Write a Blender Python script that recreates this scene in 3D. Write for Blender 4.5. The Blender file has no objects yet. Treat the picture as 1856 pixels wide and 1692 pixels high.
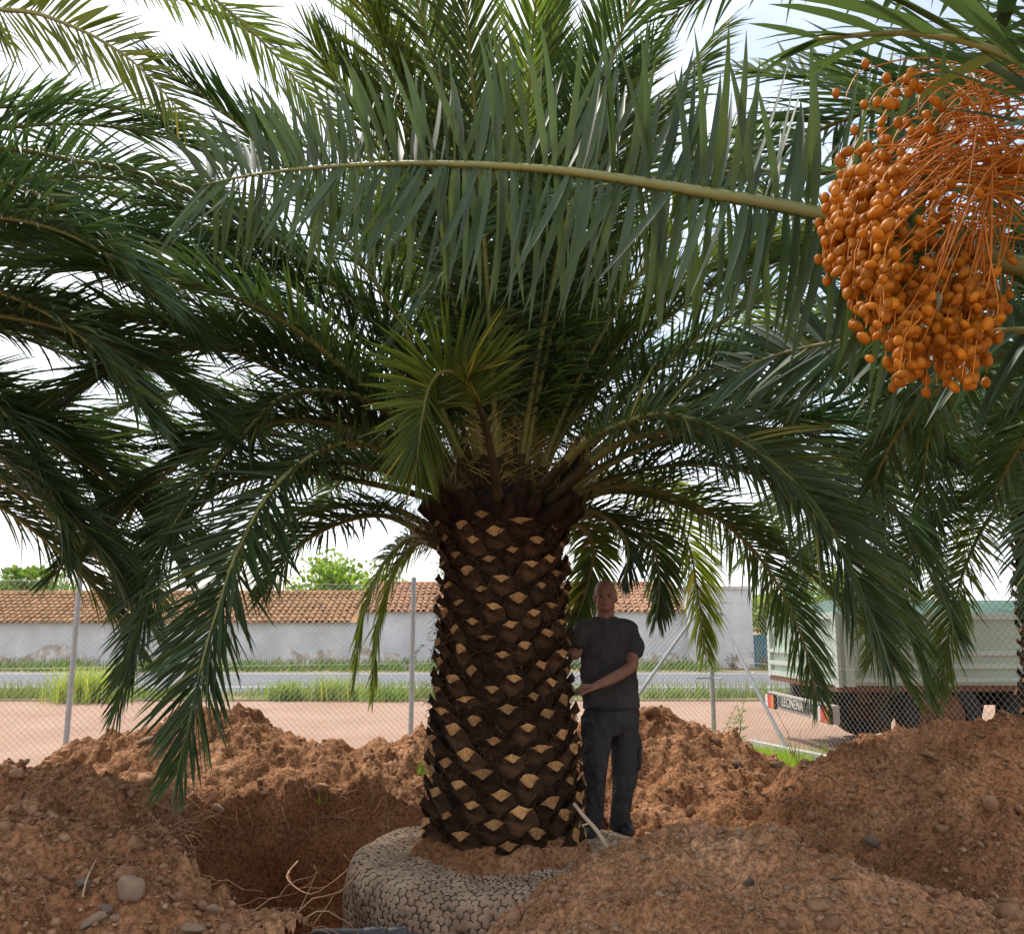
import bpy, math, random
import numpy as np
from mathutils import Vector

R = math.radians
scene = bpy.context.scene
col = scene.collection

# ------------------------------------------------------------------ camera, sky, sun, exposure
EYE = np.array([0.0, 0.0, 1.6])
PITCH = R(10.1)
FPX, CX, CY = 1594.0, 928.0, 846.0
cam_data = bpy.data.cameras.new('camera')
cam_data.sensor_fit = 'HORIZONTAL'
cam_data.sensor_width = 36.0
cam_data.lens = 36.0 * FPX / 1856.0
cam_data.clip_start = 0.05
cam_data.clip_end = 3000.0
cam = bpy.data.objects.new('camera', cam_data)
cam.location = EYE
cam.rotation_euler = (R(90) + PITCH, 0, 0)
col.objects.link(cam)
scene.camera = cam

SUN_EL, SUN_AZ = R(56), R(-38)          # azimuth from +Y towards +X
world = bpy.data.worlds.new('World')
scene.world = world
world.use_nodes = True
wn, wl = world.node_tree.nodes, world.node_tree.links
wn.clear()
w_out = wn.new('ShaderNodeOutputWorld')
w_bg = wn.new('ShaderNodeBackground')
w_bg.inputs['Strength'].default_value = 0.1
w_sky = wn.new('ShaderNodeTexSky')
w_sky.sky_type = 'NISHITA'
w_sky.sun_disc = False
w_sky.sun_elevation = SUN_EL
w_sky.sun_rotation = SUN_AZ
w_sky.dust_density = 2.0
w_tc = wn.new('ShaderNodeTexCoord')
w_map = wn.new('ShaderNodeMapping')
w_map.inputs['Scale'].default_value = (1.0, 1.0, 2.2)
w_map.inputs['Location'].default_value = (0.35, 0.2, 0.1)
w_noise = wn.new('ShaderNodeTexNoise')
w_noise.inputs['Scale'].default_value = 1.7
w_noise.inputs['Detail'].default_value = 7.0
w_noise.inputs['Roughness'].default_value = 0.55
w_ramp = wn.new('ShaderNodeValToRGB')
w_ramp.color_ramp.elements[0].position = 0.40
w_ramp.color_ramp.elements[0].color = (0.22, 0.22, 0.22, 1)
w_ramp.color_ramp.elements[1].position = 0.60
w_ramp.color_ramp.elements[1].color = (1, 1, 1, 1)
w_mix = wn.new('ShaderNodeMixRGB')
w_mix.inputs['Color2'].default_value = (7.4, 7.6, 8.1, 1)       # sunlit cloud
wl.new(w_tc.outputs['Generated'], w_map.inputs['Vector'])
wl.new(w_map.outputs['Vector'], w_noise.inputs['Vector'])
wl.new(w_noise.outputs['Fac'], w_ramp.inputs['Fac'])
wl.new(w_ramp.outputs['Color'], w_mix.inputs['Fac'])
wl.new(w_sky.outputs['Color'], w_mix.inputs['Color1'])
wl.new(w_mix.outputs['Color'], w_bg.inputs['Color'])
wl.new(w_bg.outputs['Background'], w_out.inputs['Surface'])

sun_data = bpy.data.lights.new('sun', 'SUN')
sun_data.energy = 2.0
sun_data.angle = R(8)
sun_data.color = (1.0, 0.93, 0.84)
sun = bpy.data.objects.new('sun', sun_data)
to_sun = Vector((math.sin(SUN_AZ) * math.cos(SUN_EL), math.cos(SUN_AZ) * math.cos(SUN_EL), math.sin(SUN_EL)))
sun.rotation_euler = to_sun.to_track_quat('Z', 'Y').to_euler()
sun.location = (0, 0, 30)
col.objects.link(sun)

vs = scene.view_settings
vs.view_transform = 'Standard'
vs.look = 'None'
vs.gamma = 1.0
vs.exposure = 1.2
vs.use_curve_mapping = False
scene.render.film_transparent = False
cy = scene.cycles
cy.max_bounces = 8
cy.diffuse_bounces = 4
cy.glossy_bounces = 3
cy.transmission_bounces = 5
cy.transparent_max_bounces = 8
cy.sample_clamp_indirect = 6.0

# ------------------------------------------------------------------ helpers
def at(px, py, Y):
    """world point seen at photograph pixel (px, py) at distance Y along the ground axis"""
    x = (px - CX) / FPX
    y = (CY - py) / FPX
    fy = math.cos(PITCH) - y * math.sin(PITCH)
    fz = math.sin(PITCH) + y * math.cos(PITCH)
    t = Y / fy
    return np.array([x * t, Y, EYE[2] + fz * t])

def on_ground(px, py, z=0.0):
    x = (px - CX) / FPX
    y = (CY - py) / FPX
    fy = math.cos(PITCH) - y * math.sin(PITCH)
    fz = math.sin(PITCH) + y * math.cos(PITCH)
    t = (z - EYE[2]) / fz
    return np.array([x * t, fy * t, z])

def setp(o, label=None, cat=None, group=None, kind=None):
    if label: o['label'] = label
    if cat: o['category'] = cat
    if group: o['group'] = group
    if kind: o['kind'] = kind
    return o

def empty(name, loc=(0, 0, 0), rz=0.0):
    o = bpy.data.objects.new(name, None)
    o.empty_display_size = 0.1
    o.location = tuple(float(v) for v in loc)
    o.rotation_euler = (0, 0, rz)
    col.objects.link(o)
    return o

def new_mesh(name, V, F, mats=(), fm=None, smooth=False):
    """F: (n,3) / (n,4) array, or list of tuples, or list of arrays"""
    me = bpy.data.meshes.new(name)
    V = np.asarray(V, dtype=np.float32).reshape(-1, 3)
    if isinstance(F, np.ndarray):
        F = [F]
    if len(F) and isinstance(F[0], np.ndarray):
        n = sum(len(a) for a in F)
        tot = np.concatenate([np.full(len(a), a.shape[1], dtype=np.int32) for a in F])
        idx = np.concatenate([a.astype(np.int32).ravel() for a in F])
        start = np.concatenate([[0], np.cumsum(tot)[:-1]]).astype(np.int32)
        me.vertices.add(len(V))
        me.vertices.foreach_set('co', V.ravel())
        me.loops.add(len(idx))
        me.loops.foreach_set('vertex_index', idx)
        me.polygons.add(n)
        me.polygons.foreach_set('loop_start', start)
        me.polygons.foreach_set('loop_total', tot)
    else:
        me.from_pydata([tuple(v) for v in V.tolist()], [], [tuple(int(i) for i in f) for f in F])
        n = len(F)
    for m in mats:
        me.materials.append(m)
    if fm is not None:
        me.polygons.foreach_set('material_index', np.asarray(fm, dtype=np.int32))
    if smooth:
        me.polygons.foreach_set('use_smooth', np.ones(n, dtype=bool))
    me.update(calc_edges=True)
    me.validate()
    return me

def link(name, me, parent=None, loc=None, rot=None, scale=None):
    o = bpy.data.objects.new(name, me)
    if loc is not None: o.location = tuple(float(v) for v in loc)
    if rot is not None: o.rotation_euler = tuple(float(v) for v in rot)
    if scale is not None: o.scale = tuple(float(v) for v in scale)
    if parent is not None: o.parent = parent
    col.objects.link(o)
    return o

class MB:
    """collects simple solids into one mesh"""
    def __init__(self):
        self.V, self.F, self.M = [], [], []
        self.n = 0
    def add(self, V, F, m=0):
        V = np.asarray(V, float).reshape(-1, 3)
        self.V.append(V)
        for f in F:
            self.F.append(tuple(int(i) + self.n for i in f))
            self.M.append(m)
        self.n += len(V)
        return self
    def box(self, a, b, m=0):
        (x0, y0, z0), (x1, y1, z1) = a, b
        V = [(x0,y0,z0),(x1,y0,z0),(x1,y1,z0),(x0,y1,z0),(x0,y0,z1),(x1,y0,z1),(x1,y1,z1),(x0,y1,z1)]
        F = [(3,2,1,0),(4,5,6,7),(0,1,5,4),(1,2,6,5),(2,3,7,6),(3,0,4,7)]
        return self.add(V, F, m)
    def tube(self, pts, rad, n=8, m=0, cap=True):
        pts = np.asarray(pts, float)
        rad = np.broadcast_to(np.asarray(rad, float), (len(pts),))
        V, F = tube_arrays(pts, rad, n, cap)
        return self.add(V, F, m)
    def build(self, name, mats, parent=None, loc=None, rot=None, smooth=False):
        me = new_mesh(name, np.concatenate(self.V), self.F, mats if isinstance(mats, (list, tuple)) else [mats], self.M, smooth)
        return link(name, me, parent, loc, rot)

def unit(v):
    v = np.asarray(v, float)
    return v / (np.linalg.norm(v, axis=-1, keepdims=True) + 1e-12)

def frames(pts):
    T = unit(np.gradient(pts, axis=0))
    ref = np.array([0, 0, 1.0])
    if abs(T[0] @ ref) > 0.98:
        ref = np.array([1.0, 0, 0])
    S = [unit(np.cross(T[0], ref))]
    for i in range(1, len(pts)):
        s = S[-1] - T[i] * (S[-1] @ T[i])
        S.append(unit(s))
    S = np.array(S)
    return T, S, np.cross(S, T)

def tube_arrays(pts, rad, n=8, cap=True):
    T, S, N = frames(pts)
    a = np.linspace(0, 2 * np.pi, n, endpoint=False)
    V = pts[:, None, :] + rad[:, None, None] * (np.cos(a)[None, :, None] * S[:, None, :] + np.sin(a)[None, :, None] * N[:, None, :])
    K = len(pts)
    F = []
    for i in range(K - 1):
        for j in range(n):
            k = (j + 1) % n
            F.append((i*n + j, i*n + k, (i+1)*n + k, (i+1)*n + j))
    if cap:
        F.append(tuple(range(n - 1, -1, -1)))
        F.append(tuple((K-1)*n + j for j in range(n)))
    return V.reshape(-1, 3), F

def catmull(P, n):
    P = np.asarray(P, float)
    P = np.vstack([2 * P[0] - P[1], P, 2 * P[-1] - P[-2]])
    seg = len(P) - 3
    out = []
    for u in np.linspace(0, seg - 1e-9, n * 4):
        i = int(u); t = u - i
        p0, p1, p2, p3 = P[i:i+4]
        out.append(0.5 * ((2*p1) + (-p0+p2)*t + (2*p0-5*p1+4*p2-p3)*t*t + (-p0+3*p1-3*p2+p3)*t**3))
    out = np.array(out)
    d = np.concatenate([[0], np.cumsum(np.linalg.norm(np.diff(out, axis=0), axis=1))])
    s = np.linspace(0, d[-1], n)
    return np.stack([np.interp(s, d, out[:, k]) for k in range(3)], 1), d[-1]

def many_tubes(paths, rads, n=3):
    """joined thin tubes as arrays; paths: list of (K,3)"""
    Vs, Fs, off = [], [], 0
    for p, r in zip(paths, rads):
        p = np.asarray(p, float)
        r = np.broadcast_to(np.asarray(r, float), (len(p),))
        T, S, N = frames(p)
        a = np.linspace(0, 2*np.pi, n, endpoint=False)
        V = p[:, None] + r[:, None, None] * (np.cos(a)[None, :, None]*S[:, None] + np.sin(a)[None, :, None]*N[:, None])
        K = len(p)
        i = np.arange(K - 1)[:, None]; j = np.arange(n)[None, :]; k = (j + 1) % n
        F = np.stack([i*n + j, i*n + k, (i+1)*n + k, (i+1)*n + j], -1).reshape(-1, 4) + off
        Vs.append(V.reshape(-1, 3)); Fs.append(F); off += K * n
    return np.concatenate(Vs), np.concatenate(Fs)

# value noise --------------------------------------------------------------
_TAB = np.random.default_rng(999).random((512, 512))
def _hash(ix, iy, seed):
    return _TAB[(ix.astype(np.int32) + seed*37) & 511, (iy.astype(np.int32) + seed*101) & 511]

def vnoise(x, y, seed=0):
    ix, iy = np.floor(x), np.floor(y)
    fx, fy = x - ix, y - iy
    fx = fx*fx*fx*(fx*(fx*6-15)+10); fy = fy*fy*fy*(fy*(fy*6-15)+10)
    a = _hash(ix, iy, seed); b = _hash(ix+1, iy, seed); c = _hash(ix, iy+1, seed); d = _hash(ix+1, iy+1, seed)
    return (a*(1-fx)+b*fx)*(1-fy) + (c*(1-fx)+d*fx)*fy - 0.5

def fbm(x, y, scale, octaves=4, gain=0.5, seed=0):
    s = np.zeros_like(x, dtype=float); amp = 1.0; f = 1.0/scale
    for o in range(octaves):
        s += amp * vnoise(x*f + 17.3*o, y*f - 9.1*o, seed + o*7)
        amp *= gain; f *= 2.03
    return s

def worley(x, y, cell, seed=0):
    gx, gy = x/cell, y/cell
    ix, iy = np.floor(gx), np.floor(gy)
    best = np.full(x.shape, 9.0)
    for dx in (-1, 0, 1):
        for dy in (-1, 0, 1):
            cx = ix + dx; cy_ = iy + dy
            px = cx + _hash(cx, cy_, seed); py = cy_ + _hash(cx, cy_, seed + 5)
            best = np.minimum(best, (gx-px)**2 + (gy-py)**2)
    return np.sqrt(best)

# materials ------------------------------------------------------------------
def mat(name, c1, c2=None, scale=5.0, rough=0.8, bump=0.0, bscale=None, spec=0.3, detail=6.0, metal=0.0,
        c3=None, objrand=0.0, lo=0.3, hi=0.7, coord='Object', bdist=0.01):
    m = bpy.data.materials.new(name)
    m.use_nodes = True
    nt = m.node_tree; n, l = nt.nodes, nt.links
    b = n['Principled BSDF']
    b.inputs['Roughness'].default_value = rough
    b.inputs['Specular IOR Level'].default_value = spec
    b.inputs['Metallic'].default_value = metal
    tc = n.new('ShaderNodeTexCoord')
    c2 = c2 or c1
    nz = n.new('ShaderNodeTexNoise')
    nz.inputs['Scale'].default_value = scale
    nz.inputs['Detail'].default_value = detail
    nz.inputs['Roughness'].default_value = 0.62
    l.new(tc.outputs[coord], nz.inputs['Vector'])
    rp = n.new('ShaderNodeValToRGB')
    rp.color_ramp.elements[0].position = lo
    rp.color_ramp.elements[0].color = (*c1, 1)
    rp.color_ramp.elements[1].position = hi
    rp.color_ramp.elements[1].color = (*c2, 1)
    if c3:
        e = rp.color_ramp.elements.new((lo + hi) / 2); e.color = (*c3, 1)
    l.new(nz.outputs['Fac'], rp.inputs['Fac'])
    out = rp.outputs['Color']
    if objrand:
        oi = n.new('ShaderNodeObjectInfo')
        hs = n.new('ShaderNodeHueSaturation')
        mr = n.new('ShaderNodeMapRange')
        mr.inputs['To Min'].default_value = 1 - objrand
        mr.inputs['To Max'].default_value = 1 + objrand
        l.new(oi.outputs['Random'], mr.inputs['Value'])
        l.new(mr.outputs['Result'], hs.inputs['Value'])
        l.new(out, hs.inputs['Color'])
        out = hs.outputs['Color']
    l.new(out, b.inputs['Base Color'])
    if bump:
        bz = n.new('ShaderNodeTexNoise')
        bz.inputs['Scale'].default_value = bscale or scale * 4
        bz.inputs['Detail'].default_value = 8.0
        bz.inputs['Roughness'].default_value = 0.65
        l.new(tc.outputs[coord], bz.inputs['Vector'])
        bp = n.new('ShaderNodeBump')
        bp.inputs['Strength'].default_value = bump
        bp.inputs['Distance'].default_value = bdist
        l.new(bz.outputs['Fac'], bp.inputs['Height'])
        l.new(bp.outputs['Normal'], b.inputs['Normal'])
    return m

def leaf_mat(name, c1, c2, trans=0.35, tcol=(0.25, 0.32, 0.04), rough=0.5, scale=3.0, use_color=True, spec=0.35, island=1.0):
    """leaf: principled blade plus light shining through; object colour tints each frond"""
    m = bpy.data.materials.new(name)
    m.use_nodes = True
    nt = m.node_tree; n, l = nt.nodes, nt.links
    b = n['Principled BSDF']
    b.inputs['Roughness'].default_value = rough
    b.inputs['Specular IOR Level'].default_value = spec
    tc = n.new('ShaderNodeTexCoord')
    nz = n.new('ShaderNodeTexNoise'); nz.inputs['Scale'].default_value = scale; nz.inputs['Detail'].default_value = 4
    l.new(tc.outputs['Object'], nz.inputs['Vector'])
    rp = n.new('ShaderNodeValToRGB')
    rp.color_ramp.elements[0].position = 0.35; rp.color_ramp.elements[0].color = (*c1, 1)
    rp.color_ramp.elements[1].position = 0.65; rp.color_ramp.elements[1].color = (*c2, 1)
    l.new(nz.outputs['Fac'], rp.inputs['Fac'])
    out = rp.outputs['Color']
    tr = n.new('ShaderNodeBsdfTranslucent')
    tr.inputs['Color'].default_value = (*tcol, 1)
    if use_color:
        oi = n.new('ShaderNodeObjectInfo')
        mx = n.new('ShaderNodeMixRGB'); mx.blend_type = 'MULTIPLY'; mx.inputs['Fac'].default_value = 1
        l.new(out, mx.inputs['Color1']); l.new(oi.outputs['Color'], mx.inputs['Color2'])
        out = mx.outputs['Color']
        mt = n.new('ShaderNodeMixRGB'); mt.blend_type = 'MULTIPLY'; mt.inputs['Fac'].default_value = 1
        mt.inputs['Color1'].default_value = (*tcol, 1)
        l.new(oi.outputs['Color'], mt.inputs['Color2'])
        l.new(mt.outputs['Color'], tr.inputs['Color'])
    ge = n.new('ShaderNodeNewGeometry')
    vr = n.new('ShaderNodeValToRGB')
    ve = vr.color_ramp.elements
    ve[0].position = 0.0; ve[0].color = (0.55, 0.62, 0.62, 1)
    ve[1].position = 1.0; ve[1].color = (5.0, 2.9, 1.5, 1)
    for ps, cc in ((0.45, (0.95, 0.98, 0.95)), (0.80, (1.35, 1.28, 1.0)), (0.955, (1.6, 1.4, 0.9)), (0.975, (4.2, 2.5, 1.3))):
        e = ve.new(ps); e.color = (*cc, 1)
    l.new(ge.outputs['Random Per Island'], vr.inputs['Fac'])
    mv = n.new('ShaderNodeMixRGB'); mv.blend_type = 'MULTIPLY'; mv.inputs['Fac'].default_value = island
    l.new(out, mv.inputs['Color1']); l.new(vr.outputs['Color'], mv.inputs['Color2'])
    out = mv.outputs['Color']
    l.new(out, b.inputs['Base Color'])
    ms = n.new('ShaderNodeMixShader'); ms.inputs['Fac'].default_value = trans
    l.new(b.outputs['BSDF'], ms.inputs[1]); l.new(tr.outputs['BSDF'], ms.inputs[2])
    l.new(ms.outputs['Shader'], n['Material Output'].inputs['Surface'])
    return m

def soil_mat(name='red_brown_soil', k=(1.22, 1.16, 1.12)):
    m = bpy.data.materials.new(name)
    m.use_nodes = True
    nt = m.node_tree; n, l = nt.nodes, nt.links
    b = n['Principled BSDF']; b.inputs['Roughness'].default_value = 0.95; b.inputs['Specular IOR Level'].default_value = 0.1
    tc = n.new('ShaderNodeTexCoord')
    def noise(s, d=8, r=0.65):
        z = n.new('ShaderNodeTexNoise'); z.inputs['Scale'].default_value = s; z.inputs['Detail'].default_value = d; z.inputs['Roughness'].default_value = r
        l.new(tc.outputs['Object'], z.inputs['Vector']); return z
    a = noise(1.6); f = noise(38, 6, 0.7); g = noise(9, 6)
    r1 = n.new('ShaderNodeValToRGB')
    els = r1.color_ramp.elements
    els[0].position = 0.33; els[0].color = (0.150, 0.072, 0.035, 1)
    els[1].position = 0.68; els[1].color = (0.360, 0.205, 0.115, 1)
    e = els.new(0.5); e.color = (0.245, 0.126, 0.064, 1)
    l.new(a.outputs['Fac'], r1.inputs['Fac'])
    r2 = n.new('ShaderNodeValToRGB')
    r2.color_ramp.elements[0].position = 0.36; r2.color_ramp.elements[0].color = (0.27, 0.25, 0.24, 1)
    r2.color_ramp.elements[1].position = 0.62; r2.color_ramp.elements[1].color = (1.6, 1.56, 1.52, 1)
    l.new(f.outputs['Fac'], r2.inputs['Fac'])
    mx = n.new('ShaderNodeMixRGB'); mx.blend_type = 'MULTIPLY'; mx.inputs['Fac'].default_value = 0.8
    l.new(r1.outputs['Color'], mx.inputs['Color1']); l.new(r2.outputs['Color'], mx.inputs['Color2'])
    # pale grit
    vo = n.new('ShaderNodeTexVoronoi'); vo.inputs['Scale'].default_value = 55
    l.new(tc.outputs['Object'], vo.inputs['Vector'])
    r3 = n.new('ShaderNodeValToRGB')
    r3.color_ramp.elements[0].position = 0.0; r3.color_ramp.elements[0].color = (1, 1, 1, 1)
    r3.color_ramp.elements[1].position = 0.28; r3.color_ramp.elements[1].color = (0, 0, 0, 1)
    l.new(vo.outputs['Distance'], r3.inputs['Fac'])
    gm = n.new('ShaderNodeMath'); gm.operation = 'MULTIPLY'
    gr = n.new('ShaderNodeMapRange'); gr.inputs['From Min'].default_value = 0.5; gr.inputs['From Max'].default_value = 0.62
    l.new(g.outputs['Fac'], gr.inputs['Value'])
    l.new(r3.outputs['Color'], gm.inputs[0]); l.new(gr.outputs['Result'], gm.inputs[1])
    m2 = n.new('ShaderNodeMixRGB'); m2.inputs['Color2'].default_value = (0.44, 0.30, 0.19, 1)
    l.new(gm.outputs['Value'], m2.inputs['Fac']); l.new(mx.outputs['Color'], m2.inputs['Color1'])
    mk = n.new('ShaderNodeMixRGB'); mk.blend_type = 'MULTIPLY'; mk.inputs['Fac'].default_value = 1; mk.inputs['Color2'].default_value = (*k, 1)
    l.new(m2.outputs['Color'], mk.inputs['Color1'])
    l.new(mk.outputs['Color'], b.inputs['Base Color'])
    ad = n.new('ShaderNodeMath'); ad.operation = 'ADD'
    l.new(f.outputs['Fac'], ad.inputs[0]); l.new(g.outputs['Fac'], ad.inputs[1])
    bp = n.new('ShaderNodeBump'); bp.inputs['Strength'].default_value = 0.9; bp.inputs['Distance'].default_value = 0.02
    l.new(ad.outputs['Value'], bp.inputs['Height']); l.new(bp.outputs['Normal'], b.inputs['Normal'])
    return m

M = {}
M['soil'] = soil_mat()
M['soil_pale'] = soil_mat('pale_brown_soil', (1.52, 1.52, 1.50))
M['clod'] = mat('soil_clod', (0.17, 0.085, 0.043), (0.46, 0.27, 0.155), 7, 0.95, 0.8, 60, 0.1)
M['clod_pale'] = mat('pale_soil_clod', (0.23, 0.135, 0.078), (0.50, 0.33, 0.21), 9, 0.95, 0.8, 60, 0.1)
M['stone'] = mat('tan_stone', (0.24, 0.16, 0.10), (0.42, 0.30, 0.20), 14, 0.9, 0.6, 60, 0.2)
M['stone_grey'] = mat('grey_stone', (0.14, 0.105, 0.08), (0.27, 0.21, 0.16), 14, 0.9, 0.6, 60, 0.2)
M['sand'] = mat('pale_sandy_earth', (0.30, 0.185, 0.125), (0.38, 0.25, 0.18), 0.7, 0.95, 0.5, 25, 0.1)
M['asphalt'] = mat('worn_asphalt', (0.12, 0.124, 0.135), (0.17, 0.174, 0.185), 1.5, 0.85, 0.3, 80, 0.25)
M['line'] = mat('road_paint', (0.62, 0.62, 0.60), (0.8, 0.8, 0.78), 6, 0.7)
M['verge'] = mat('dry_verge', (0.15, 0.13, 0.06), (0.30, 0.24, 0.14), 1.2, 0.95, 0.5, 20, 0.1)
M['galv'] = mat('galvanised_steel', (0.30, 0.33, 0.33), (0.45, 0.48, 0.47), 12, 0.5, 0.1, 60, 0.5, metal=0.35)
M['wire'] = mat('galvanised_wire', (0.42, 0.42, 0.40), (0.55, 0.55, 0.53), 9, 0.5, 0, None, 0.5, metal=0.3)
M['white_wall'] = mat('whitewashed_wall', (0.50, 0.49, 0.49), (0.70, 0.69, 0.685), 1.1, 0.9, 0.35, 18, 0.2)
M['bare_wall'] = mat('bare_stone_render', (0.42, 0.33, 0.26), (0.70, 0.66, 0.62), 2.2, 0.9, 0.5, 14, 0.2, lo=0.42, hi=0.56)
M['tile'] = mat('clay_tile', (0.24, 0.11, 0.055), (0.48, 0.27, 0.145), 1.9, 0.85, 0.3, 30, 0.2, c3=(0.37, 0.185, 0.09))
M['tile_old'] = mat('lichen_clay_tile', (0.20, 0.115, 0.06), (0.46, 0.27, 0.135), 2.3, 0.85, 0.3, 30, 0.2, c3=(0.36, 0.19, 0.075))
M['concrete'] = mat('concrete', (0.45, 0.43, 0.40), (0.6, 0.58, 0.55), 5, 0.9, 0.3, 40)
M['truck_green'] = mat('pale_green_paint', (0.36, 0.46, 0.36), (0.46, 0.56, 0.45), 1.6, 0.5, 0.05, 30, 0.4)
M['truck_rim'] = mat('light_green_paint', (0.48, 0.56, 0.48), (0.55, 0.63, 0.54), 3, 0.5, 0, None, 0.4)
M['rust'] = mat('rusty_steel', (0.12, 0.05, 0.025), (0.26, 0.12, 0.06), 9, 0.85, 0.4, 50)
M['black'] = mat('black_grime', (0.015, 0.014, 0.013), (0.04, 0.037, 0.034), 8, 0.8, 0.3, 40)
M['rubber'] = mat('tyre_rubber', (0.018, 0.018, 0.018), (0.04, 0.039, 0.037), 9, 0.75, 0.3, 40)
M['steel'] = mat('pale_dusty_steel', (0.42, 0.36, 0.32), (0.58, 0.52, 0.48), 6, 0.6, 0.1, 40, 0.4)
M['dark_green'] = mat('dark_green_band', (0.045, 0.06, 0.045), (0.07, 0.085, 0.065), 5, 0.6)
M['letter'] = mat('white_lettering', (0.6, 0.6, 0.54), (0.72, 0.72, 0.66), 8, 0.6)
M['red_lens'] = mat('red_lamp_lens', (0.55, 0.035, 0.03), (0.65, 0.06, 0.05), 8, 0.25, 0, None, 0.5)
M['orange_lens'] = mat('orange_lamp_lens', (0.75, 0.19, 0.03), (0.8, 0.24, 0.05), 8, 0.25, 0, None, 0.5)
M['white_lens'] = mat('white_lamp_lens', (0.7, 0.68, 0.66), (0.8, 0.78, 0.76), 8, 0.25, 0, None, 0.5)
M['teal'] = mat('teal_painted_sheet', (0.02, 0.13, 0.17), (0.04, 0.19, 0.23), 3, 0.55, 0.1, 20)
M['pipe'] = mat('black_polyethylene', (0.02, 0.021, 0.024), (0.04, 0.042, 0.046), 10, 0.42, 0.05, 60, 0.45)
M['root'] = mat('root_bark', (0.26, 0.13, 0.07), (0.48, 0.29, 0.17), 12, 0.9, 0.4, 90)
M['root_pale'] = mat('pale_root', (0.42, 0.30, 0.19), (0.60, 0.46, 0.31), 12, 0.85, 0.4, 90)
M['trunk'] = mat('palm_fibre_bark', (0.014, 0.008, 0.005), (0.060, 0.033, 0.019), 16, 0.95, 1.0, 70, 0.15, bdist=0.02)
M['boot'] = mat('leaf_base_husk', (0.018, 0.010, 0.006), (0.13, 0.072, 0.036), 18, 0.95, 1.0, 110, 0.2, objrand=0.55, bdist=0.012)
M['cut'] = mat('fresh_cut_leaf_base', (0.26, 0.125, 0.045), (0.50, 0.275, 0.11), 22, 0.85, 0.8, 120, 0.2, objrand=0.38, lo=0.36, hi=0.60)
M['fibre'] = mat('palm_fibre', (0.04, 0.02, 0.01), (0.16, 0.09, 0.045), 6, 0.95)
M['burlap'] = mat('plastered_sacking', (0.29, 0.19, 0.12), (0.50, 0.36, 0.245), 4.5, 0.95, 0.7, 55, 0.15, lo=0.35, hi=0.62)
M['net'] = mat('dark_wire_netting', (0.03, 0.022, 0.016), (0.07, 0.052, 0.038), 20, 0.8)
M['rachis'] = mat('palm_leaf_stalk', (0.13, 0.135, 0.035), (0.24, 0.23, 0.06), 3, 0.5, 0.1, 40, 0.4)
M['rachis_brown'] = mat('palm_stalk_base', (0.035, 0.022, 0.012), (0.085, 0.062, 0.026), 5, 0.8, 0.4, 40, 0.2)
M['spine'] = mat('palm_spine', (0.28, 0.23, 0.06), (0.40, 0.32, 0.10), 3, 0.6)
M['leaf'] = leaf_mat('palm_leaflet', (0.032, 0.064, 0.026), (0.060, 0.100, 0.042), 0.29, (0.16, 0.25, 0.05))
M['date'] = mat('orange_date', (0.26, 0.075, 0.003), (0.47, 0.165, 0.007), 60, 0.5, 0.1, 90, 0.2, objrand=0.3)
M['strand'] = mat('orange_fruit_stalk', (0.50, 0.145, 0.008), (0.62, 0.22, 0.015), 6, 0.5, 0, None, 0.4)
M['grass'] = leaf_mat('grass_blade', (0.06, 0.12, 0.03), (0.16, 0.22, 0.07), 0.35, (0.32, 0.42, 0.08), 0.6, 0.8, spec=0.2)
M['bush'] = leaf_mat('broad_leaf', (0.055, 0.12, 0.025), (0.11, 0.19, 0.045), 0.4, (0.30, 0.42, 0.06), 0.5, 0.8)
M['bark'] = mat('tree_bark', (0.10, 0.075, 0.05), (0.2, 0.16, 0.11), 6, 0.9, 0.6, 30)
M['weed'] = leaf_mat('weed_leaf', (0.10, 0.15, 0.05), (0.20, 0.25, 0.10), 0.3, (0.3, 0.38, 0.1), 0.6, 2, spec=0.2)
M['dry'] = leaf_mat('dry_weed', (0.36, 0.28, 0.18), (0.5, 0.42, 0.28), 0.3, (0.5, 0.4, 0.25), 0.7, 2, spec=0.2)
# ------------------------------------------------------------------ terrain
PALM = np.array([-0.06, 5.95])
BALL_R = 1.02
FOOT_Z = float(at(1090, 1512, 6.4)[2])
BALL_TOP = FOOT_Z

def smin_cones(x, y, cones, k=18.0):
    acc = np.zeros_like(x)
    for (cx, cy_, cz, sl, rx, ry) in cones:
        d = np.sqrt(((x-cx)/rx)**2 + ((y-cy_)/ry)**2 + 0.02)
        acc += np.exp(k * (cz - sl*d))
    return np.log(acc + 1e-12) / k

def cone(px, py, Y, sl, rx=1.0, ry=1.0):
    p = at(px, py, Y)
    return (p[0], p[1], p[2] + 0.02, sl, rx, ry)

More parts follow.
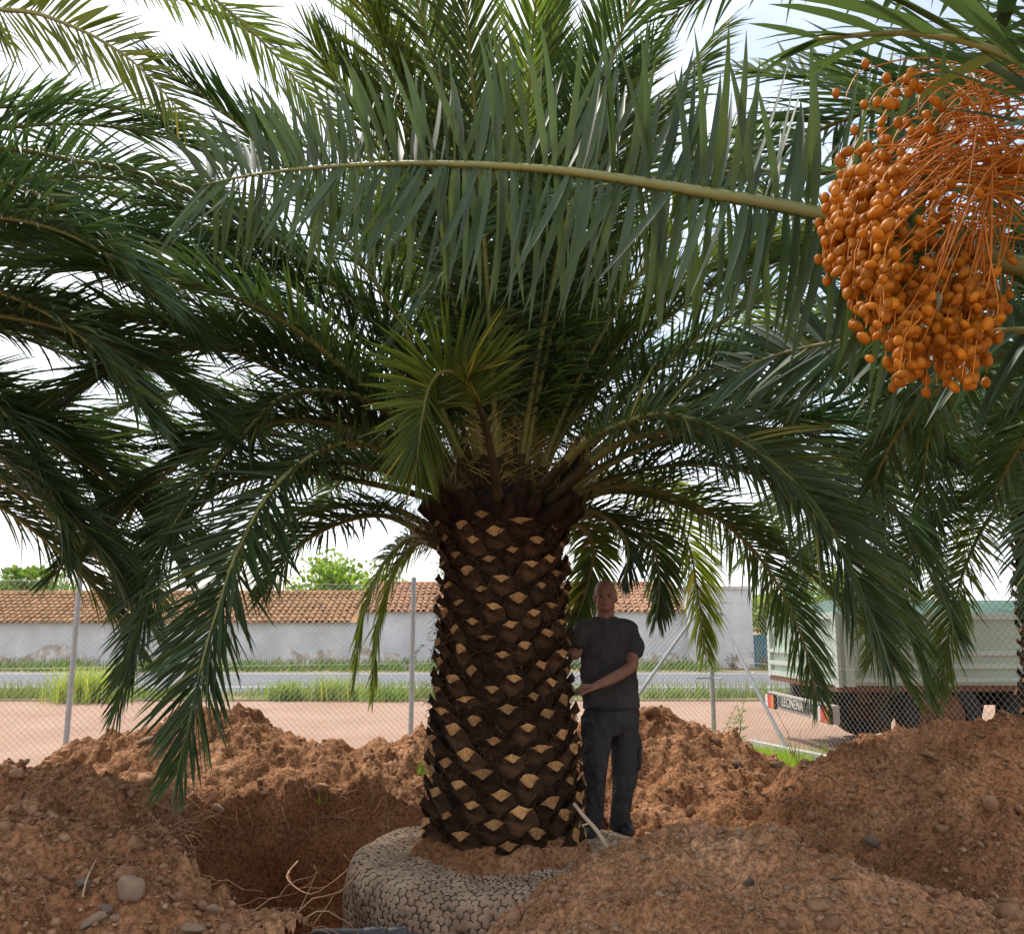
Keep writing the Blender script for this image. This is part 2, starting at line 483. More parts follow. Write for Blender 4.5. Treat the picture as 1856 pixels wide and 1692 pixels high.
MOUNDS = {
 'A': dict(c=[cone(430,1272,8.3,.80,1.15,1), cone(330,1290,8.2,.75), cone(250,1314,8.1,.72), cone(180,1338,8.1,.7), cone(110,1380,8.0,.7), cone(520,1312,8.3,.8), cone(475,1280,8.3,.85),
              cone(610,1303,8.35,.9,.8), cone(680,1300,8.4,.9,.9), cone(570,1318,8.3,.9), cone(760,1308,8.4,.85), cone(860,1322,8.4,.8), cone(-40,1450,7.9,.6), cone(300,1400,7.3,.7), cone(520,1390,7.75,.8), cone(680,1385,7.8,.8)],
           box=(-6.6, 0.6, 6.6, 10.0), res=0.021, seed=3, rough=1.15,
           label='large reddish-brown soil heap behind the pit at left'),
 'B': dict(c=[cone(60,1430,5.3,.42), cone(-60,1390,5.2,.42), cone(150,1480,4.6,.42), cone(250,1560,4.4,.5), cone(90,1570,3.9,.4), cone(-100,1550,3.6,.35), cone(180,1640,3.8,.45)],
           box=(-4.6, -0.9, 2.6, 6.9), res=0.016, seed=11, rough=1.2,
           label='stony root-filled soil bank at the lower left beside the pit'),
 'C': dict(c=[cone(1185,1290,8.4,.55), cone(1120,1302,8.3,.55), cone(1255,1325,8.5,.52), cone(1330,1372,8.2,.5), cone(1230,1410,7.4,.45), cone(1330,1440,7.0,.42), cone(1180,1450,6.95,.6,.8,.8), cone(1420,1440,7.2,.45)],
           box=(0.3, 3.9, 5.7, 10.3), res=0.021, seed=23, rough=1.1,
           label='soil heap rising behind the man with clods on its slope'),
 'D': dict(c=[cone(1745,1305,6.9,.66), cone(1860,1295,6.8,.6), cone(1640,1312,7.0,.66), cone(1570,1332,7.1,.66), cone(1500,1385,7.0,.6), cone(1620,1440,6.2,.55), cone(1760,1450,5.8,.5), cone(1520,1480,6.2,.5)],
           box=(1.3, 6.0, 4.3, 9.0), res=0.021, seed=31, rough=1.15,
           label='tall soil heap at the right edge in front of the truck'),
 'E': dict(c=[cone(1190,1512,4.6,.62), cone(1260,1512,4.6,.6), cone(1330,1522,4.55,.58), cone(1410,1545,4.5,.55), cone(1500,1575,4.4,.5), cone(1620,1620,4.3,.5),
              cone(1140,1538,4.55,.9), cone(1200,1590,4.0,.62), cone(1380,1610,3.8,.45), cone(1090,1600,4.3,.9), cone(1750,1680,4.1,.45), cone(1850,1660,4.9,.4), cone(1060,1660,4.0,.8)],
           box=(-0.6, 4.2, 2.2, 6.2), res=0.0145, seed=47, rough=0.9,
           label='pale brown soil heap in the foreground right of the root ball'),
}
def mound_h(key, x, y):
    d = MOUNDS[key]
    h = smin_cones(x, y, d['c'])
    r, s = d['rough'], d['seed']
    h = h + r * (0.15*fbm(x, y, 0.7, 3, 0.5, s) + d.get('mid', .085)*fbm(x, y, 0.20, 4, 0.62, s+50))
    w = worley(x, y, 0.11, s)
    patch = np.clip(fbm(x, y, 0.6, 2, 0.5, s+9)*2 + 0.5, 0, 1)
    h = h + r * patch * 0.055 * np.clip(0.55 - w, 0, 1) / 0.55
    h = h + r * 0.022 * np.clip(0.5 - worley(x, y, 0.05, s+3), 0, 1) / 0.5
    return h

PIT_PTS = [(-180, 2.05), (-155, 2.02), (-135, 2.1), (-115, 1.85), (-90, 1.48), (-60, 1.5), (-30, 1.35), (0, 1.22), (30, 1.05),
           (55, 1.2), (80, 1.45), (100, 1.62), (120, 1.85), (140, 2.35), (152, 2.75), (166, 2.35), (180, 2.05)]
def pit_edge(th):
    a = np.array([p[0] for p in PIT_PTS]); r = np.array([p[1] for p in PIT_PTS])
    return np.interp(np.degrees(th), a, r)

def base_h(x, y):
    dx, dy = x - PALM[0], y - PALM[1]
    r = np.hypot(dx, dy); th = np.arctan2(dy, dx)
    e = pit_edge(th) + 0.12*fbm(x, y, 0.45, 2, 0.5, 71)
    wall = 0.20 + 0.10*fbm(x, y, 0.3, 2, 0.5, 77)
    t = np.clip((e - r) / np.maximum(wall, 0.05), 0, 1)
    t = t*t*(3-2*t)
    h = 0.05*fbm(x, y, 0.8, 4, 0.55, 5) + 0.03*fbm(x, y, 0.12, 3, 0.6, 8)
    fade = np.clip((9.6 - y)/1.2, 0, 1)
    h = h*(0.25 + 0.75*fade) + 0.02
    h = h + t * (-1.2 + 0.22*fbm(x, y, 0.45, 4, 0.6, 91) + 0.07*fbm(x, y, 0.1, 3, 0.6, 92))
    return h

def pit_mask(x, y):
    dx, dy = x - PALM[0], y - PALM[1]
    return np.hypot(dx, dy) < pit_edge(np.arctan2(dy, dx)) + 0.02

def terrain_h(x, y):
    x = np.atleast_1d(np.asarray(x, float)); y = np.atleast_1d(np.asarray(y, float))
    h = base_h(x, y)
    best = np.zeros(x.shape, int)
    for k, key in enumerate(MOUNDS):
        b = MOUNDS[key]['box']
        inb = (x > b[0]) & (x < b[1]) & (y > b[2]) & (y < b[3])
        hm = cut_mound(key, x, y)
        up = inb & (hm > h)
        h = np.where(up, hm, h); best = np.where(up, k+1, best)
    return h, best

def cut_mound(key, x, y):
    """heap surface, broken off where the pit was dug"""
    h = mound_h(key, x, y)
    if key in 'E':
        dx, dy = x - PALM[0], y - PALM[1]
        return h
    dx, dy = x - PALM[0], y - PALM[1]
    r = np.hypot(dx, dy)
    e = pit_edge(np.arctan2(dy, dx)) + 0.12*fbm(x, y, 0.45, 2, 0.5, 71)
    t = np.clip((e + 0.02 - r) / 0.16, 0, 1)
    return np.maximum(h - t*2.5, base_h(x, y) - 0.15)

def heightfield(name, box, res, fn, m, parent=None, keep=None):
    nx = int((box[1]-box[0])/res) + 1; ny = int((box[3]-box[2])/res) + 1
    X, Y = np.meshgrid(np.linspace(box[0], box[1], nx), np.linspace(box[2], box[3], ny))
    Z = fn(X, Y)
    # break up the straight grid a little
    jx = vnoise(X/res*0.9, Y/res*0.9, 3)*res*0.7; jy = vnoise(X/res*0.9, Y/res*0.9, 4)*res*0.7
    V = np.stack([X+jx, Y+jy, Z], -1).reshape(-1, 3)
    i = np.arange(ny-1)[:, None]*nx + np.arange(nx-1)[None, :]
    F = np.stack([i, i+1, i+nx+1, i+nx], -1).reshape(-1, 4)
    if keep is not None:
        k = keep(X, Y, Z)
        k = (k[:-1, :-1] | k[1:, :-1] | k[:-1, 1:] | k[1:, 1:]).ravel()
        F = F[k]
        used = np.unique(F); mp = np.full(len(V), -1); mp[used] = np.arange(len(used))
        V = V[used]; F = mp[F]
    me = new_mesh(name, V, F, [m], None, True)
    return link(name, me, parent)

g = heightfield('ground', (-7.6, 7.6, 0.6, 10.3), 0.042, base_h, M['soil'])
setp(g, 'reddish-brown dug earth with the planting pit around the root ball', kind='structure')
for key, d in MOUNDS.items():
    def keep(X, Y, Z, key=key):
        return Z > base_h(X, Y) - 0.06
    o = heightfield('soil_heap', d['box'], d['res'], lambda x, y, key=key: cut_mound(key, x, y), M['soil_pale' if key == 'E' else 'soil'], keep=keep)
    setp(o, d['label'], kind='structure')

# wide ground, field, road
def sheet(name, x0, x1, y0, y1, z, m, label, hole=None):
    V = [(x0,y0,z),(x1,y0,z),(x1,y1,z),(x0,y1,z)]
    F = [(0,1,2,3)]
    o = link(name, new_mesh(name, V, F, [m]))
    return setp(o, label, kind='structure')
def ring_sheet(name, out, inn, z, m, label):
    (a0,a1,b0,b1), (c0,c1,d0,d1) = out, inn
    V = [(a0,b0,z),(a1,b0,z),(a1,b1,z),(a0,b1,z),(c0,d0,z),(c1,d0,z),(c1,d1,z),(c0,d1,z)]
    F = [(0,1,5,4),(1,2,6,5),(2,3,7,6),(3,0,4,7)]
    o = link(name, new_mesh(name, V, F, [m]))
    return setp(o, label, kind='structure')
ring_sheet('field', (-900, 900, -300, 1500), (-7.4, 7.4, 0.8, 10.1), -0.012, M['sand'], 'pale pinkish sandy field beyond the wire fence')
sheet('verge', -200, 200, 19.2, 21.2, 0.008, M['verge'], 'strip of dry earth along the near side of the road')
sheet('road', -200, 200, 21.0, 29.6, 0.016, M['asphalt'], 'grey asphalt road crossing behind the fence')
sheet('road_line', -200, 200, 23.0, 23.14, 0.020, M['line'], 'white edge line painted along the near side of the road')
sheet('road_line', -200, 200, 29.0, 29.14, 0.020, M['line'], 'white edge line painted along the far side of the road')
sheet('verge', -200, 200, 29.6, 33.4, 0.012, M['verge'], 'weedy earth strip between the road and the white wall')

# ------------------------------------------------------------------ clods and stones
rng = np.random.default_rng(5)
ICO_V = []
ph = (1+5**.5)/2
for a in (-1, 1):
    for b in (-ph, ph):
        ICO_V += [(0, a, b), (a, b, 0), (b, 0, a)]
ICO_V = unit(np.array(ICO_V, float))
def hull_faces(V):
    F = []
    n = len(V)
    for i in range(n):
        for j in range(i+1, n):
            for k in range(j+1, n):
                nr = np.cross(V[j]-V[i], V[k]-V[i])
                s = (V - V[i]) @ nr
                if (s < 1e-6).all(): F.append((i, j, k))
                elif (s > -1e-6).all(): F.append((i, k, j))
    return F
ICO_F = np.array(hull_faces(ICO_V))

def sub_ico(V, F, times=1):
    V = [tuple(v) for v in V]; F = [tuple(f) for f in F]
    for _ in range(times):
        cache = {}; nF = []
        def mid(a, b):
            k = (min(a, b), max(a, b))
            if k not in cache:
                V.append(tuple(unit((np.array(V[a]) + np.array(V[b])) / 2))); cache[k] = len(V)-1
            return cache[k]
        for a, b, c in F:
            ab, bc, ca = mid(a, b), mid(b, c), mid(c, a)
            nF += [(a, ab, ca), (b, bc, ab), (c, ca, bc), (ab, bc, ca)]
        F = nF
    return np.array(V), np.array(F)
SPH1 = sub_ico(ICO_V, ICO_F, 1)
SPH2 = sub_ico(ICO_V, ICO_F, 2)
SPH3 = sub_ico(ICO_V, ICO_F, 3)

def scatter_clods(name, n, xr, yr, smin, smax, m, label, seed, where=None, power=2.4):
    r = np.random.default_rng(seed)
    x = r.uniform(*xr, n*3); y = r.uniform(*yr, n*3)
    ok = ~((np.hypot(x-PALM[0], y-PALM[1]) < BALL_R+0.05))
    ok &= np.abs(x) < 0.72*y + 0.3
    if where is not None: ok &= where(x, y)
    x, y = x[ok][:n], y[ok][:n]
    n = len(x)
    # clods gather in patches and at the foot of slopes
    z, _ = terrain_h(x, y)
    s = smin * (1 - r.random(n)*(1-(smin/smax)**power))**(-1/power)
    base = ICO_V[None] * (1 + r.uniform(-.5, .4, (n, 12, 1)))
    sc = r.uniform(.5, 1.25, (n, 1, 3)); sc[:, :, 2] *= 0.8
    ang = r.uniform(0, 2*np.pi, n); ca, sa = np.cos(ang)[:, None], np.sin(ang)[:, None]
    V = base*sc
    vx = V[..., 0]*ca - V[..., 1]*sa; vy = V[..., 0]*sa + V[..., 1]*ca
    V = np.stack([vx, vy, V[..., 2]], -1) * s[:, None, None]
    V += np.stack([x, y, z + s*0.25], -1)[:, None]
    F = (ICO_F[None] + (np.arange(n)*12)[:, None, None]).reshape(-1, 3)
    o = link(name, new_mesh(name, V.reshape(-1, 3), F, [m]))
    return setp(o, label, cat, kind='stuff') if False else setp(o, label, kind='stuff')

o = scatter_clods('soil_clods', 9000, (-4.6, 5.5), (2.4, 10.0), 0.006, 0.05, M['clod'], 'small loose clods of soil covering the heaps', 1)
o['category'] = 'soil'
o = scatter_clods('gravel', 4000, (-3.6, -0.9), (2.6, 6.4), 0.008, 0.05, M['clod'], 'loose stones and lumps covering the lower left soil bank', 2, power=2.2)
o['category'] = 'gravel'
o = scatter_clods('soil_clods', 2200, (-4.6, 5.5), (3.0, 9.6), 0.016, 0.075, M['clod'], 'fist-sized lumps of earth strewn over the heaps', 9, power=2.6)
o['category'] = 'soil'
o = scatter_clods('gravel', 2600, (-4.6, 5.5), (2.6, 9.6), 0.005, 0.022, M['stone'], 'scattered pale grit over the soil heaps', 4)
o['category'] = 'grit'

o = scatter_clods('soil_clods', 8000, (-0.3, 3.4), (2.9, 5.4), 0.0045, 0.026, M['clod_pale'], 'pale crumbs of soil covering the foreground heap', 6, power=2.1)
o['category'] = 'soil'

def stone_mesh(seed, flat=0.7, m=None, angular=0.0):
    r = np.random.default_rng(seed)
    V, F = SPH2
    V = V.copy()
    for _ in range(9):                      # knock flat facets off a ball
        nrm = unit(r.normal(size=3)); d = r.uniform(.55, .88)
        s = V @ nrm
        V = np.where((s > d)[:, None], V - (s - d)[:, None]*nrm*0.9, V)
    V = V * (1 + 0.05*r.normal(size=(len(V), 1)))
    V = V * np.array([1, r.uniform(.7, .95), flat])
    return new_mesh('stone', V, F, [m or M['stone']], None, False)

def stone(px, py, Y, wpx, hpx, label, seed, m=None, tilt=(0.2, 0.1, 0.3), z=None):
    p = at(px, py, Y)
    s = Y / FPX
    me = stone_mesh(seed, 0.8, m)
    o = link('stone', me, None, p, tilt, (wpx*s/2, max(wpx, hpx)*s*0.3, hpx*s/2))
    setp(o, label, 'stone', 'larger stones lying on the dug soil')
    return o

def ray_hit(px, py, y0=2.6, y1=11.0):
    """distance at which the line of sight through this pixel meets the soil"""
    Ys = np.arange(y0, y1, 0.02)
    P = np.array([at(px, py, Y) for Y in Ys])
    h, _ = terrain_h(P[:, 0], P[:, 1])
    k = np.nonzero(h >= P[:, 2])[0]
    return float(Ys[k[0]]) if len(k) else y1

for (px, py, w, h, lab, sd, mm, tl) in [
    (236, 1612, 54, 70, 'large rounded tan stone standing upright on the lower left bank', 1, 'stone', (0.15, 0.2, 0.1)),
    (166, 1668, 64, 24, 'long flat tan stone at the bottom left corner', 2, 'stone', (0.1, -0.45, 0.2)),
    (215, 1662, 36, 20, 'small yellowish flat stone right of the long flat stone', 3, 'stone', (0.1, 0.1, 0.9)),
    (150, 1600, 30, 22, 'grey-brown stone left of the large upright stone', 4, 'stone_grey', (0.3, 0.2, 0.1)),
    (190, 1648, 32, 26, 'grey stone lying between the upright and flat stones', 14, 'stone_grey', (0.3, 0.2, 0.4)),
    (385, 1648, 26, 24, 'pale roundish stone near the pit at the bottom left', 5, 'stone', (0.3, 0.2, 0.6)),
    (345, 1680, 50, 24, 'wide pale stone at the bottom edge below the left bank', 6, 'stone', (0.1, 0.2, 0.4)),
    (392, 1464, 30, 18, 'pale stone on the rim at the far left corner of the pit', 7, 'stone', (0.3, 0.4, 0.1)),
    (262, 1342, 34, 12, 'flat reddish slab on the left soil heap', 8, 'stone', (0.1, -0.4, 0.2)),
    (1336, 1385, 24, 18, 'dark grey stone on the slope behind the man', 9, 'stone_grey', (0.3, 0.2, 0.6)),
    (1300, 1345, 14, 14, 'dark clod near the crest of the heap behind the man', 10, 'stone_grey', (0.3, 0.2, 0.6)),
    (1410, 1384, 30, 16, 'reddish stone below the patch of green grass', 11, 'stone', (0.3, 0.2, 0.2)),
    (1167, 1556, 18, 16, 'pale chip of stone on the left flank of the foreground heap', 12, 'stone', (0.7, 0.2, 0.6)),
    (1360, 1600, 26, 22, 'brown lump resting on the middle of the foreground heap', 13, 'stone_grey', (0.2, 0.5, 0.6)),
    (1270, 1553, 22, 14, 'small brown stone near the crest of the foreground heap', 15, 'stone', (0.2, 0.5, 0.2)),
    (1115, 1528, 14, 20, 'reddish upright chip on the heap beside the shoes', 16, 'stone', (0.2, 0.5, 0.2)),
    (1582, 1525, 34, 24, 'grey-brown lump in the hollow below the right heap', 17, 'stone_grey', (0.2, 0.1, 0.2)),
    ]:
    Y = ray_hit(px, py + h*0.3)
    stone(px, py, Y, w, h, lab, sd, M[mm], tl)

# ------------------------------------------------------------------ roots
def wiggly(p, d, L, r, k=9, curl=0.35, grav=0.0):
    pts = [np.array(p, float)]
    d = unit(d)
    for i in range(k):
        d = unit(d + r.normal(size=3)*curl + np.array([0, 0, -grav]))
        pts.append(pts[-1] + d*L/k)
    return np.array(pts)

rr = np.random.default_rng(8)
paths, rads = [], []
for i in range(560):
    th = R(rr.uniform(95, 262))
    if th > math.pi: th -= 2*math.pi
    e = float(pit_edge(th)) + rr.uniform(-0.02, 0.06)
    x, y = PALM[0] + e*math.cos(th), PALM[1] + e*math.sin(th)
    top, _ = terrain_h(x + 0.1*math.cos(th), y + 0.1*math.sin(th))
    z = float(top[0]) - abs(rr.normal())*0.32 + 0.03
    if z < -0.95: continue
    inward = np.array([-math.cos(th), -math.sin(th), rr.uniform(-.6, .35)])
    tang = np.array([-math.sin(th), math.cos(th), 0])*rr.normal()*0.7
    L = rr.uniform(.12, .55)
    p = wiggly((x + 0.08*math.cos(th), y + 0.08*math.sin(th), z), inward + tang, L, rr, 8, 0.33, 0.10)
    paths.append(p); rads.append(np.linspace(1, .3, len(p))*rr.uniform(.0016, .0048))
for i in range(300):      # fine roots over the lower left bank
    x = rr.uniform(-3.3, -1.2); y = rr.uniform(3.0, 7.4)
    h, _ = terrain_h(x, y)
    p = wiggly((x, y, h[0]+0.01), (rr.normal(), rr.normal(), 0.15), rr.uniform(.08, .35), rr, 7, 0.4, 0.02)
    hh, _ = terrain_h(p[:, 0], p[:, 1])
    p[:, 2] = np.maximum(p[:, 2]*0.4 + (hh+0.012)*0.6, hh + 0.004)
    paths.append(p); rads.append(np.linspace(1, .4, len(p))*rr.uniform(.0012, .0035))
V, F = many_tubes(paths, rads, 4)
o = link('exposed_roots', new_mesh('exposed_roots', V, F, [M['root']], None, True))
setp(o, 'tangle of thin torn roots hanging from the walls of the pit', 'roots', kind='stuff')
paths, rads = [], []
for i in range(150):
    x = rr.uniform(0.0, 4.3); y = rr.uniform(3.2, 8.6)
    if math.hypot(x-PALM[0], y-PALM[1]) < 1.25: continue
    h, _ = terrain_h(x, y)
    p = wiggly((x, y, h[0]+0.01), (rr.normal(), rr.normal(), 0.15), rr.uniform(.06, .3), rr, 7, 0.35, 0.02)
    hh, _ = terrain_h(p[:, 0], p[:, 1])
    p[:, 2] = np.maximum(p[:, 2]*0.4 + (hh+0.01)*0.6, hh + 0.003)
    paths.append(p); rads.append(np.linspace(1, .4, len(p))*rr.uniform(.001, .0026))
V, F = many_tubes(paths, rads, 4)
o = link('root_litter', new_mesh('root_litter', V, F, [M['root']], None, True))
setp(o, 'thin broken roots littering the right-hand soil heaps', 'roots', kind='stuff')

def root_thing(pts, r0, r1, label, m='root', branch=(), n=14, seed=0):
    p, L = catmull(pts, n)
    mb = MB(); mb.tube(p, np.linspace(r0, r1, n), 7)
    r = np.random.default_rng(seed)
    for t, L2 in branch:
        q = p[int(t*(n-1))]
        b = wiggly(q, r.normal(size=3) + np.array([0, -0.4, -0.3]), L2, r, 6, 0.3)
        mb.tube(b, np.linspace(r0*.5, r1*.4, len(b)), 5)
    o = mb.build('root', M[m], None, smooth=True)
    return setp(o, label, 'root', 'larger torn roots')
root_thing([at(1040,1455,5.3), at(1058,1478,5.25), at(1080,1502,5.2), at(1098,1528,5.1), at(1110,1545,4.95)], .010, .016,
           'pale stick-like root leaning across in front of the shoes', 'root_pale', [(0.35, .05), (.75, .08)], seed=2)
root_thing([at(540,1560,7.0), at(520,1590,6.8), at(560,1620,6.6), at(600,1600,6.7), at(630,1575,6.8)], .008, .004,
           'forked brown root dangling inside the dark pit', 'root', [(0.2, .2), (.5, .25), (.8, .2)], seed=3)
root_thing([at(1005,1640,4.85), at(1020,1610,4.8), at(1016,1585,4.8), at(1030,1570,4.85)], .006, .003,
           'forked root sprouting from the left foot of the foreground heap', 'root', [(0.3, .14), (.6, .16), (.8, .1)], seed=4)
root_thing([at(960,1650,4.7), at(1005,1642,4.6), at(1050,1660,4.4), at(1090,1645,4.3)], .006, .004,
           'thin reddish root crossing the lower flank of the foreground heap', 'root', [(0.3, .12), (.6, .14)], seed=5)
p0 = at(1335, 1572, ray_hit(1335, 1572)); p1 = at(1378, 1625, ray_hit(1378, 1625)); pm = at(1362, 1592, ray_hit(1362, 1592))
root_thing([p0+[0,0,.02], pm+[0,0,.03], p1+[0,0,.02]], .006, .006, 'dark bent root lying on the middle of the foreground heap', 'root', [(.6, .08)], seed=6)
p0 = at(1455, 1392, ray_hit(1455, 1398)); p1 = at(1530, 1430, ray_hit(1530, 1430))
root_thing([p0+[0,0,.02], (p0+p1)/2+[0,0,.06], p1+[0,0,.01]], .006, .004, 'dark twig lying on the left flank of the right heap', 'root', [], seed=7)
p0 = at(145, 1655, ray_hit(145, 1655)); p1 = at(172, 1572, ray_hit(172, 1572))
root_thing([p0+[0,0,.01], (p0+p1)/2+[0,-.02,.04], p1+[0,0,.03]], .005, .003, 'thin straight twig on the bank left of the upright stone', 'root_pale', [], seed=9)

# ------------------------------------------------------------------ irrigation pipe at the near pit rim
pipe = empty('irrigation_pipe', at(610, 1690, 4.42))
setp(pipe, 'black plastic irrigation pipe with couplings at the bottom edge of the pit', 'pipe')
PL = np.array(pipe.location)
pp, _ = catmull([at(340,1720,4.3), at(420,1700,4.36), at(490,1691,4.42), at(560,1689,4.42), at(650,1689,4.42), at(720,1692,4.42), at(800,1706,4.42), at(900,1740,4.4)], 40)
MB().tube(pp - PL, 0.0165, 12).build('pipe', M['pipe'], pipe, smooth=True)
for k, (a, b) in enumerate([(468, 512), (660, 700), (705, 738)]):
    mb = MB()
    c0, c1 = at(a, 1690.5, 4.42), at(b, 1690.5, 4.42)
    ax = c1 - c0
    prof = [(0, .0168), (0, .024), (.25, .026), (.27, .030), (.5, .031), (.73, .030), (.75, .026), (1, .024), (1, .0168)]
    q = np.array([c0 + ax*(t + i*1e-4) for i, (t, _) in enumerate(prof)]) - PL
    mb.tube(q, [r for _, r in prof], 14)
    for j in range(8):                     # grip ribs
        an = 2*math.pi*j/8
        off = np.array([0, math.cos(an), math.sin(an)])*.0305
        mb.tube([c0 + ax*.3 - PL + off, c0 + ax*.7 - PL + off], .0028, 4)
    mb.build('coupling', M['pipe'], pipe)
# ------------------------------------------------------------------ fence
POST = [np.array(v) for v in [(-9.1, 9.35), (-5.05, 10.35), (-1.27, 11.45), (2.78, 12.55)]]     # left run, ends at the corner
COR = POST[-1]
RDIR = unit(np.array([0.64, -1.7]))
POST_R = [COR + RDIR*5.6, COR + RDIR*9.4]
fence = empty('chain_link_fence', (COR[0], COR[1], 0))
setp(fence, 'galvanised chain-link fence with round posts turning a corner behind the pit', 'fence')
FO = np.array([COR[0], COR[1], 0])
FH = 2.18
for p in POST + POST_R:
    b = np.array([p[0], p[1], -0.1]) - FO
    t = b + [0, 0, FH + 0.1]
    mb = MB(); mb.tube([b, t, t + [0, 0, .015]], [.031, .031, .022], 12)
    mb.build('post', M['galv'], fence, smooth=False)
for (a, d, lab) in [(COR, unit(POST[-2] - COR), 'diagonal brace left of the corner post'), (COR, RDIR, 'diagonal brace right of the corner post')]:
    top = np.array([a[0] + d[0]*0.12, a[1] + d[1]*0.12, 1.85]) - FO
    bot = np.array([a[0] + d[0]*1.65, a[1] + d[1]*1.65, 0.0]) - FO
    mb = MB(); mb.tube([top, bot], .022, 10)
    mb.build('brace', M['galv'], fence)
mb = MB()
f_ = np.array([COR[0] + RDIR[0]*1.72, COR[1] + RDIR[1]*1.72]) - FO[:2]
mb.box((f_[0]-.09, f_[1]-.09, -.1), (f_[0]+.09, f_[1]+.09, .12)); mb.build('footing', M['concrete'], fence)
mb = MB()
for s in (-1, 1):
    mb.tube([np.array([0, 0, .86]), np.array([0, 0, .86]) + np.array([*(unit(POST[-2]-COR)*(.24 if s < 0 else 0) + RDIR*(.24 if s > 0 else 0)), 0])], .012, 6)
mb.build('clamp', M['galv'], fence)

def chain(a, b, h0=0.06, h1=2.1, cell=0.072):
    L = np.linalg.norm(b - a); d = (b - a)/L
    P, Rr = [], []
    H = h1 - h0
    n = int((L + H)/cell)
    perp = np.array([-d[1], d[0]])
    for sgn in (1, -1):
        for i in range(n + 1):
            s0 = i*cell - (H if sgn > 0 else 0)
            pts = []
            for s, z in ((s0 if sgn > 0 else s0, h0), (s0 + H*sgn, h1)):
                pts.append((s, z))
            (sa, za), (sb, zb) = pts
            # clip to the run
            def clip(s1, z1, s2, z2):
                t0, t1 = 0.0, 1.0
                ds = s2 - s1
                for lim, lo in ((0, True), (L, False)):
                    t = (lim - s1)/ds
                    if (ds > 0) == lo: t0 = max(t0, t)
                    else: t1 = min(t1, t)
                if t1 <= t0: return None
                return (s1+ds*t0, z1+(z2-z1)*t0), (s1+ds*t1, z1+(z2-z1)*t1)
            c = clip(sa, za, sb, zb)
            if c is None: continue
            off = perp*0.003*sgn
            K = 4
            q = []
            for t in np.linspace(0, 1, K):
                s = c[0][0] + (c[1][0]-c[0][0])*t; z = c[0][1] + (c[1][1]-c[0][1])*t
                w = perp*0.02*math.sin(s*2.1 + z*1.3)
                q.append([*(a + d*s + off + w), z])
            P.append(np.array(q) - FO); Rr.append(0.0019)
    for z in (h0+.02, 1.1, h1-.01):
        q = [[*(a + d*s + perp*0.02*math.sin(s*2.1 + z*1.3)), z] for s in np.linspace(0, L, 12)]
        P.append(np.array(q) - FO); Rr.append(0.0024)
    return P, Rr
P, Rr = [], []
seq = POST + POST_R
for a, b in zip(seq[:-1], seq[1:]):
    p, r = chain(a, b); P += p; Rr += r
V, F = many_tubes(P, Rr, 3)
o = link('wire_mesh', new_mesh('wire_mesh', V, F, [M['wire']], None, True), fence); o['kind'] = 'stuff'

# low concrete kerb under the right run
kerb = empty('fence_kerb', (COR[0], COR[1], 0))
k0 = COR + RDIR*0.8 ; k1 = COR + RDIR*9.4
pr = np.array([-RDIR[1], RDIR[0]])*.06
mb = MB()
V = []
for q in (k0, k1):
    for s, z in ((-1, -.05), (1, -.05), (1, .13), (-1, .13)):
        V.append([*(q + pr*s), z])
mb.add(np.array(V) - FO, [(0,1,2,3),(7,6,5,4),(0,4,5,1),(1,5,6,2),(2,6,7,3),(3,7,4,0)])
bpy.data.objects.remove(kerb)
o = mb.build('fence_kerb', M['concrete'], None, FO)
setp(o, 'low concrete kerb running under the right-hand fence', 'kerb')

# ------------------------------------------------------------------ farm buildings
def tile_roof(name, x0, x1, y0, z0, y1, z1, parent, m, seed, pitch=0.235, rows=9, over=0.18):
    """barrel clay tiles laid in overlapping courses: real half-round pieces, joined"""
    r = np.random.default_rng(seed)
    L = math.hypot(y1-y0, z1-z0)
    dy, dz = (y1-y0)/L, (z1-z0)/L
    ncol = int((x1-x0)/pitch)
    Vs, Fs, off = [], [], 0
    step = L/rows
    a = np.linspace(0, math.pi, 6)
    cols = np.arange(ncol); 
    for i in range(ncol):
        xc = x0 + (i+.5)*pitch
        for j in range(rows):
            s0 = j*step - .03; s1 = s0 + step*1.18
            jit = r.uniform(-.012, .012, 3)
            sec = []
            for s, rr_, lift in ((s0, .088, .035), (s1, .070, .0)):
                xx = xc + np.cos(a)*rr_ + jit[0]
                up = np.sin(a)*rr_*0.95 + lift + jit[1]
                yy = y0 + dy*(s+jit[2]) - dz*up
                zz = z0 + dz*(s+jit[2]) + dy*up
                sec.append(np.stack([xx, yy, zz], -1))
            Vs.append(np.concatenate(sec))
            k = np.arange(5)
            Fs.append(np.stack([k, k+1, k+7, k+6], -1) + off); off += 12
    # pan surface under the covers
    base = np.array([[x0, y0, z0], [x1, y0, z0], [x1, y1, z1], [x0, y1, z1]])
    Vs.append(base); Fs.append(np.array([[0, 1, 2, 3]]) + off)
    me = new_mesh(name, np.concatenate(Vs), np.concatenate(Fs), [m], None, True)
    return link(name, me, parent)

def wall_panel(mb, x0, x1, y, z0, z1, seed, thick=0.35):
    mb.box((x0, y, z0), (x1, y + thick, z1))

WY = 33.4
def X_at(px, Y): return (px - CX)/FPX*Y*math.cos(PITCH)*1.0 + 0*Y
def xz(px, py, Y):
    p = at(px, py, Y); return p[0], p[2]

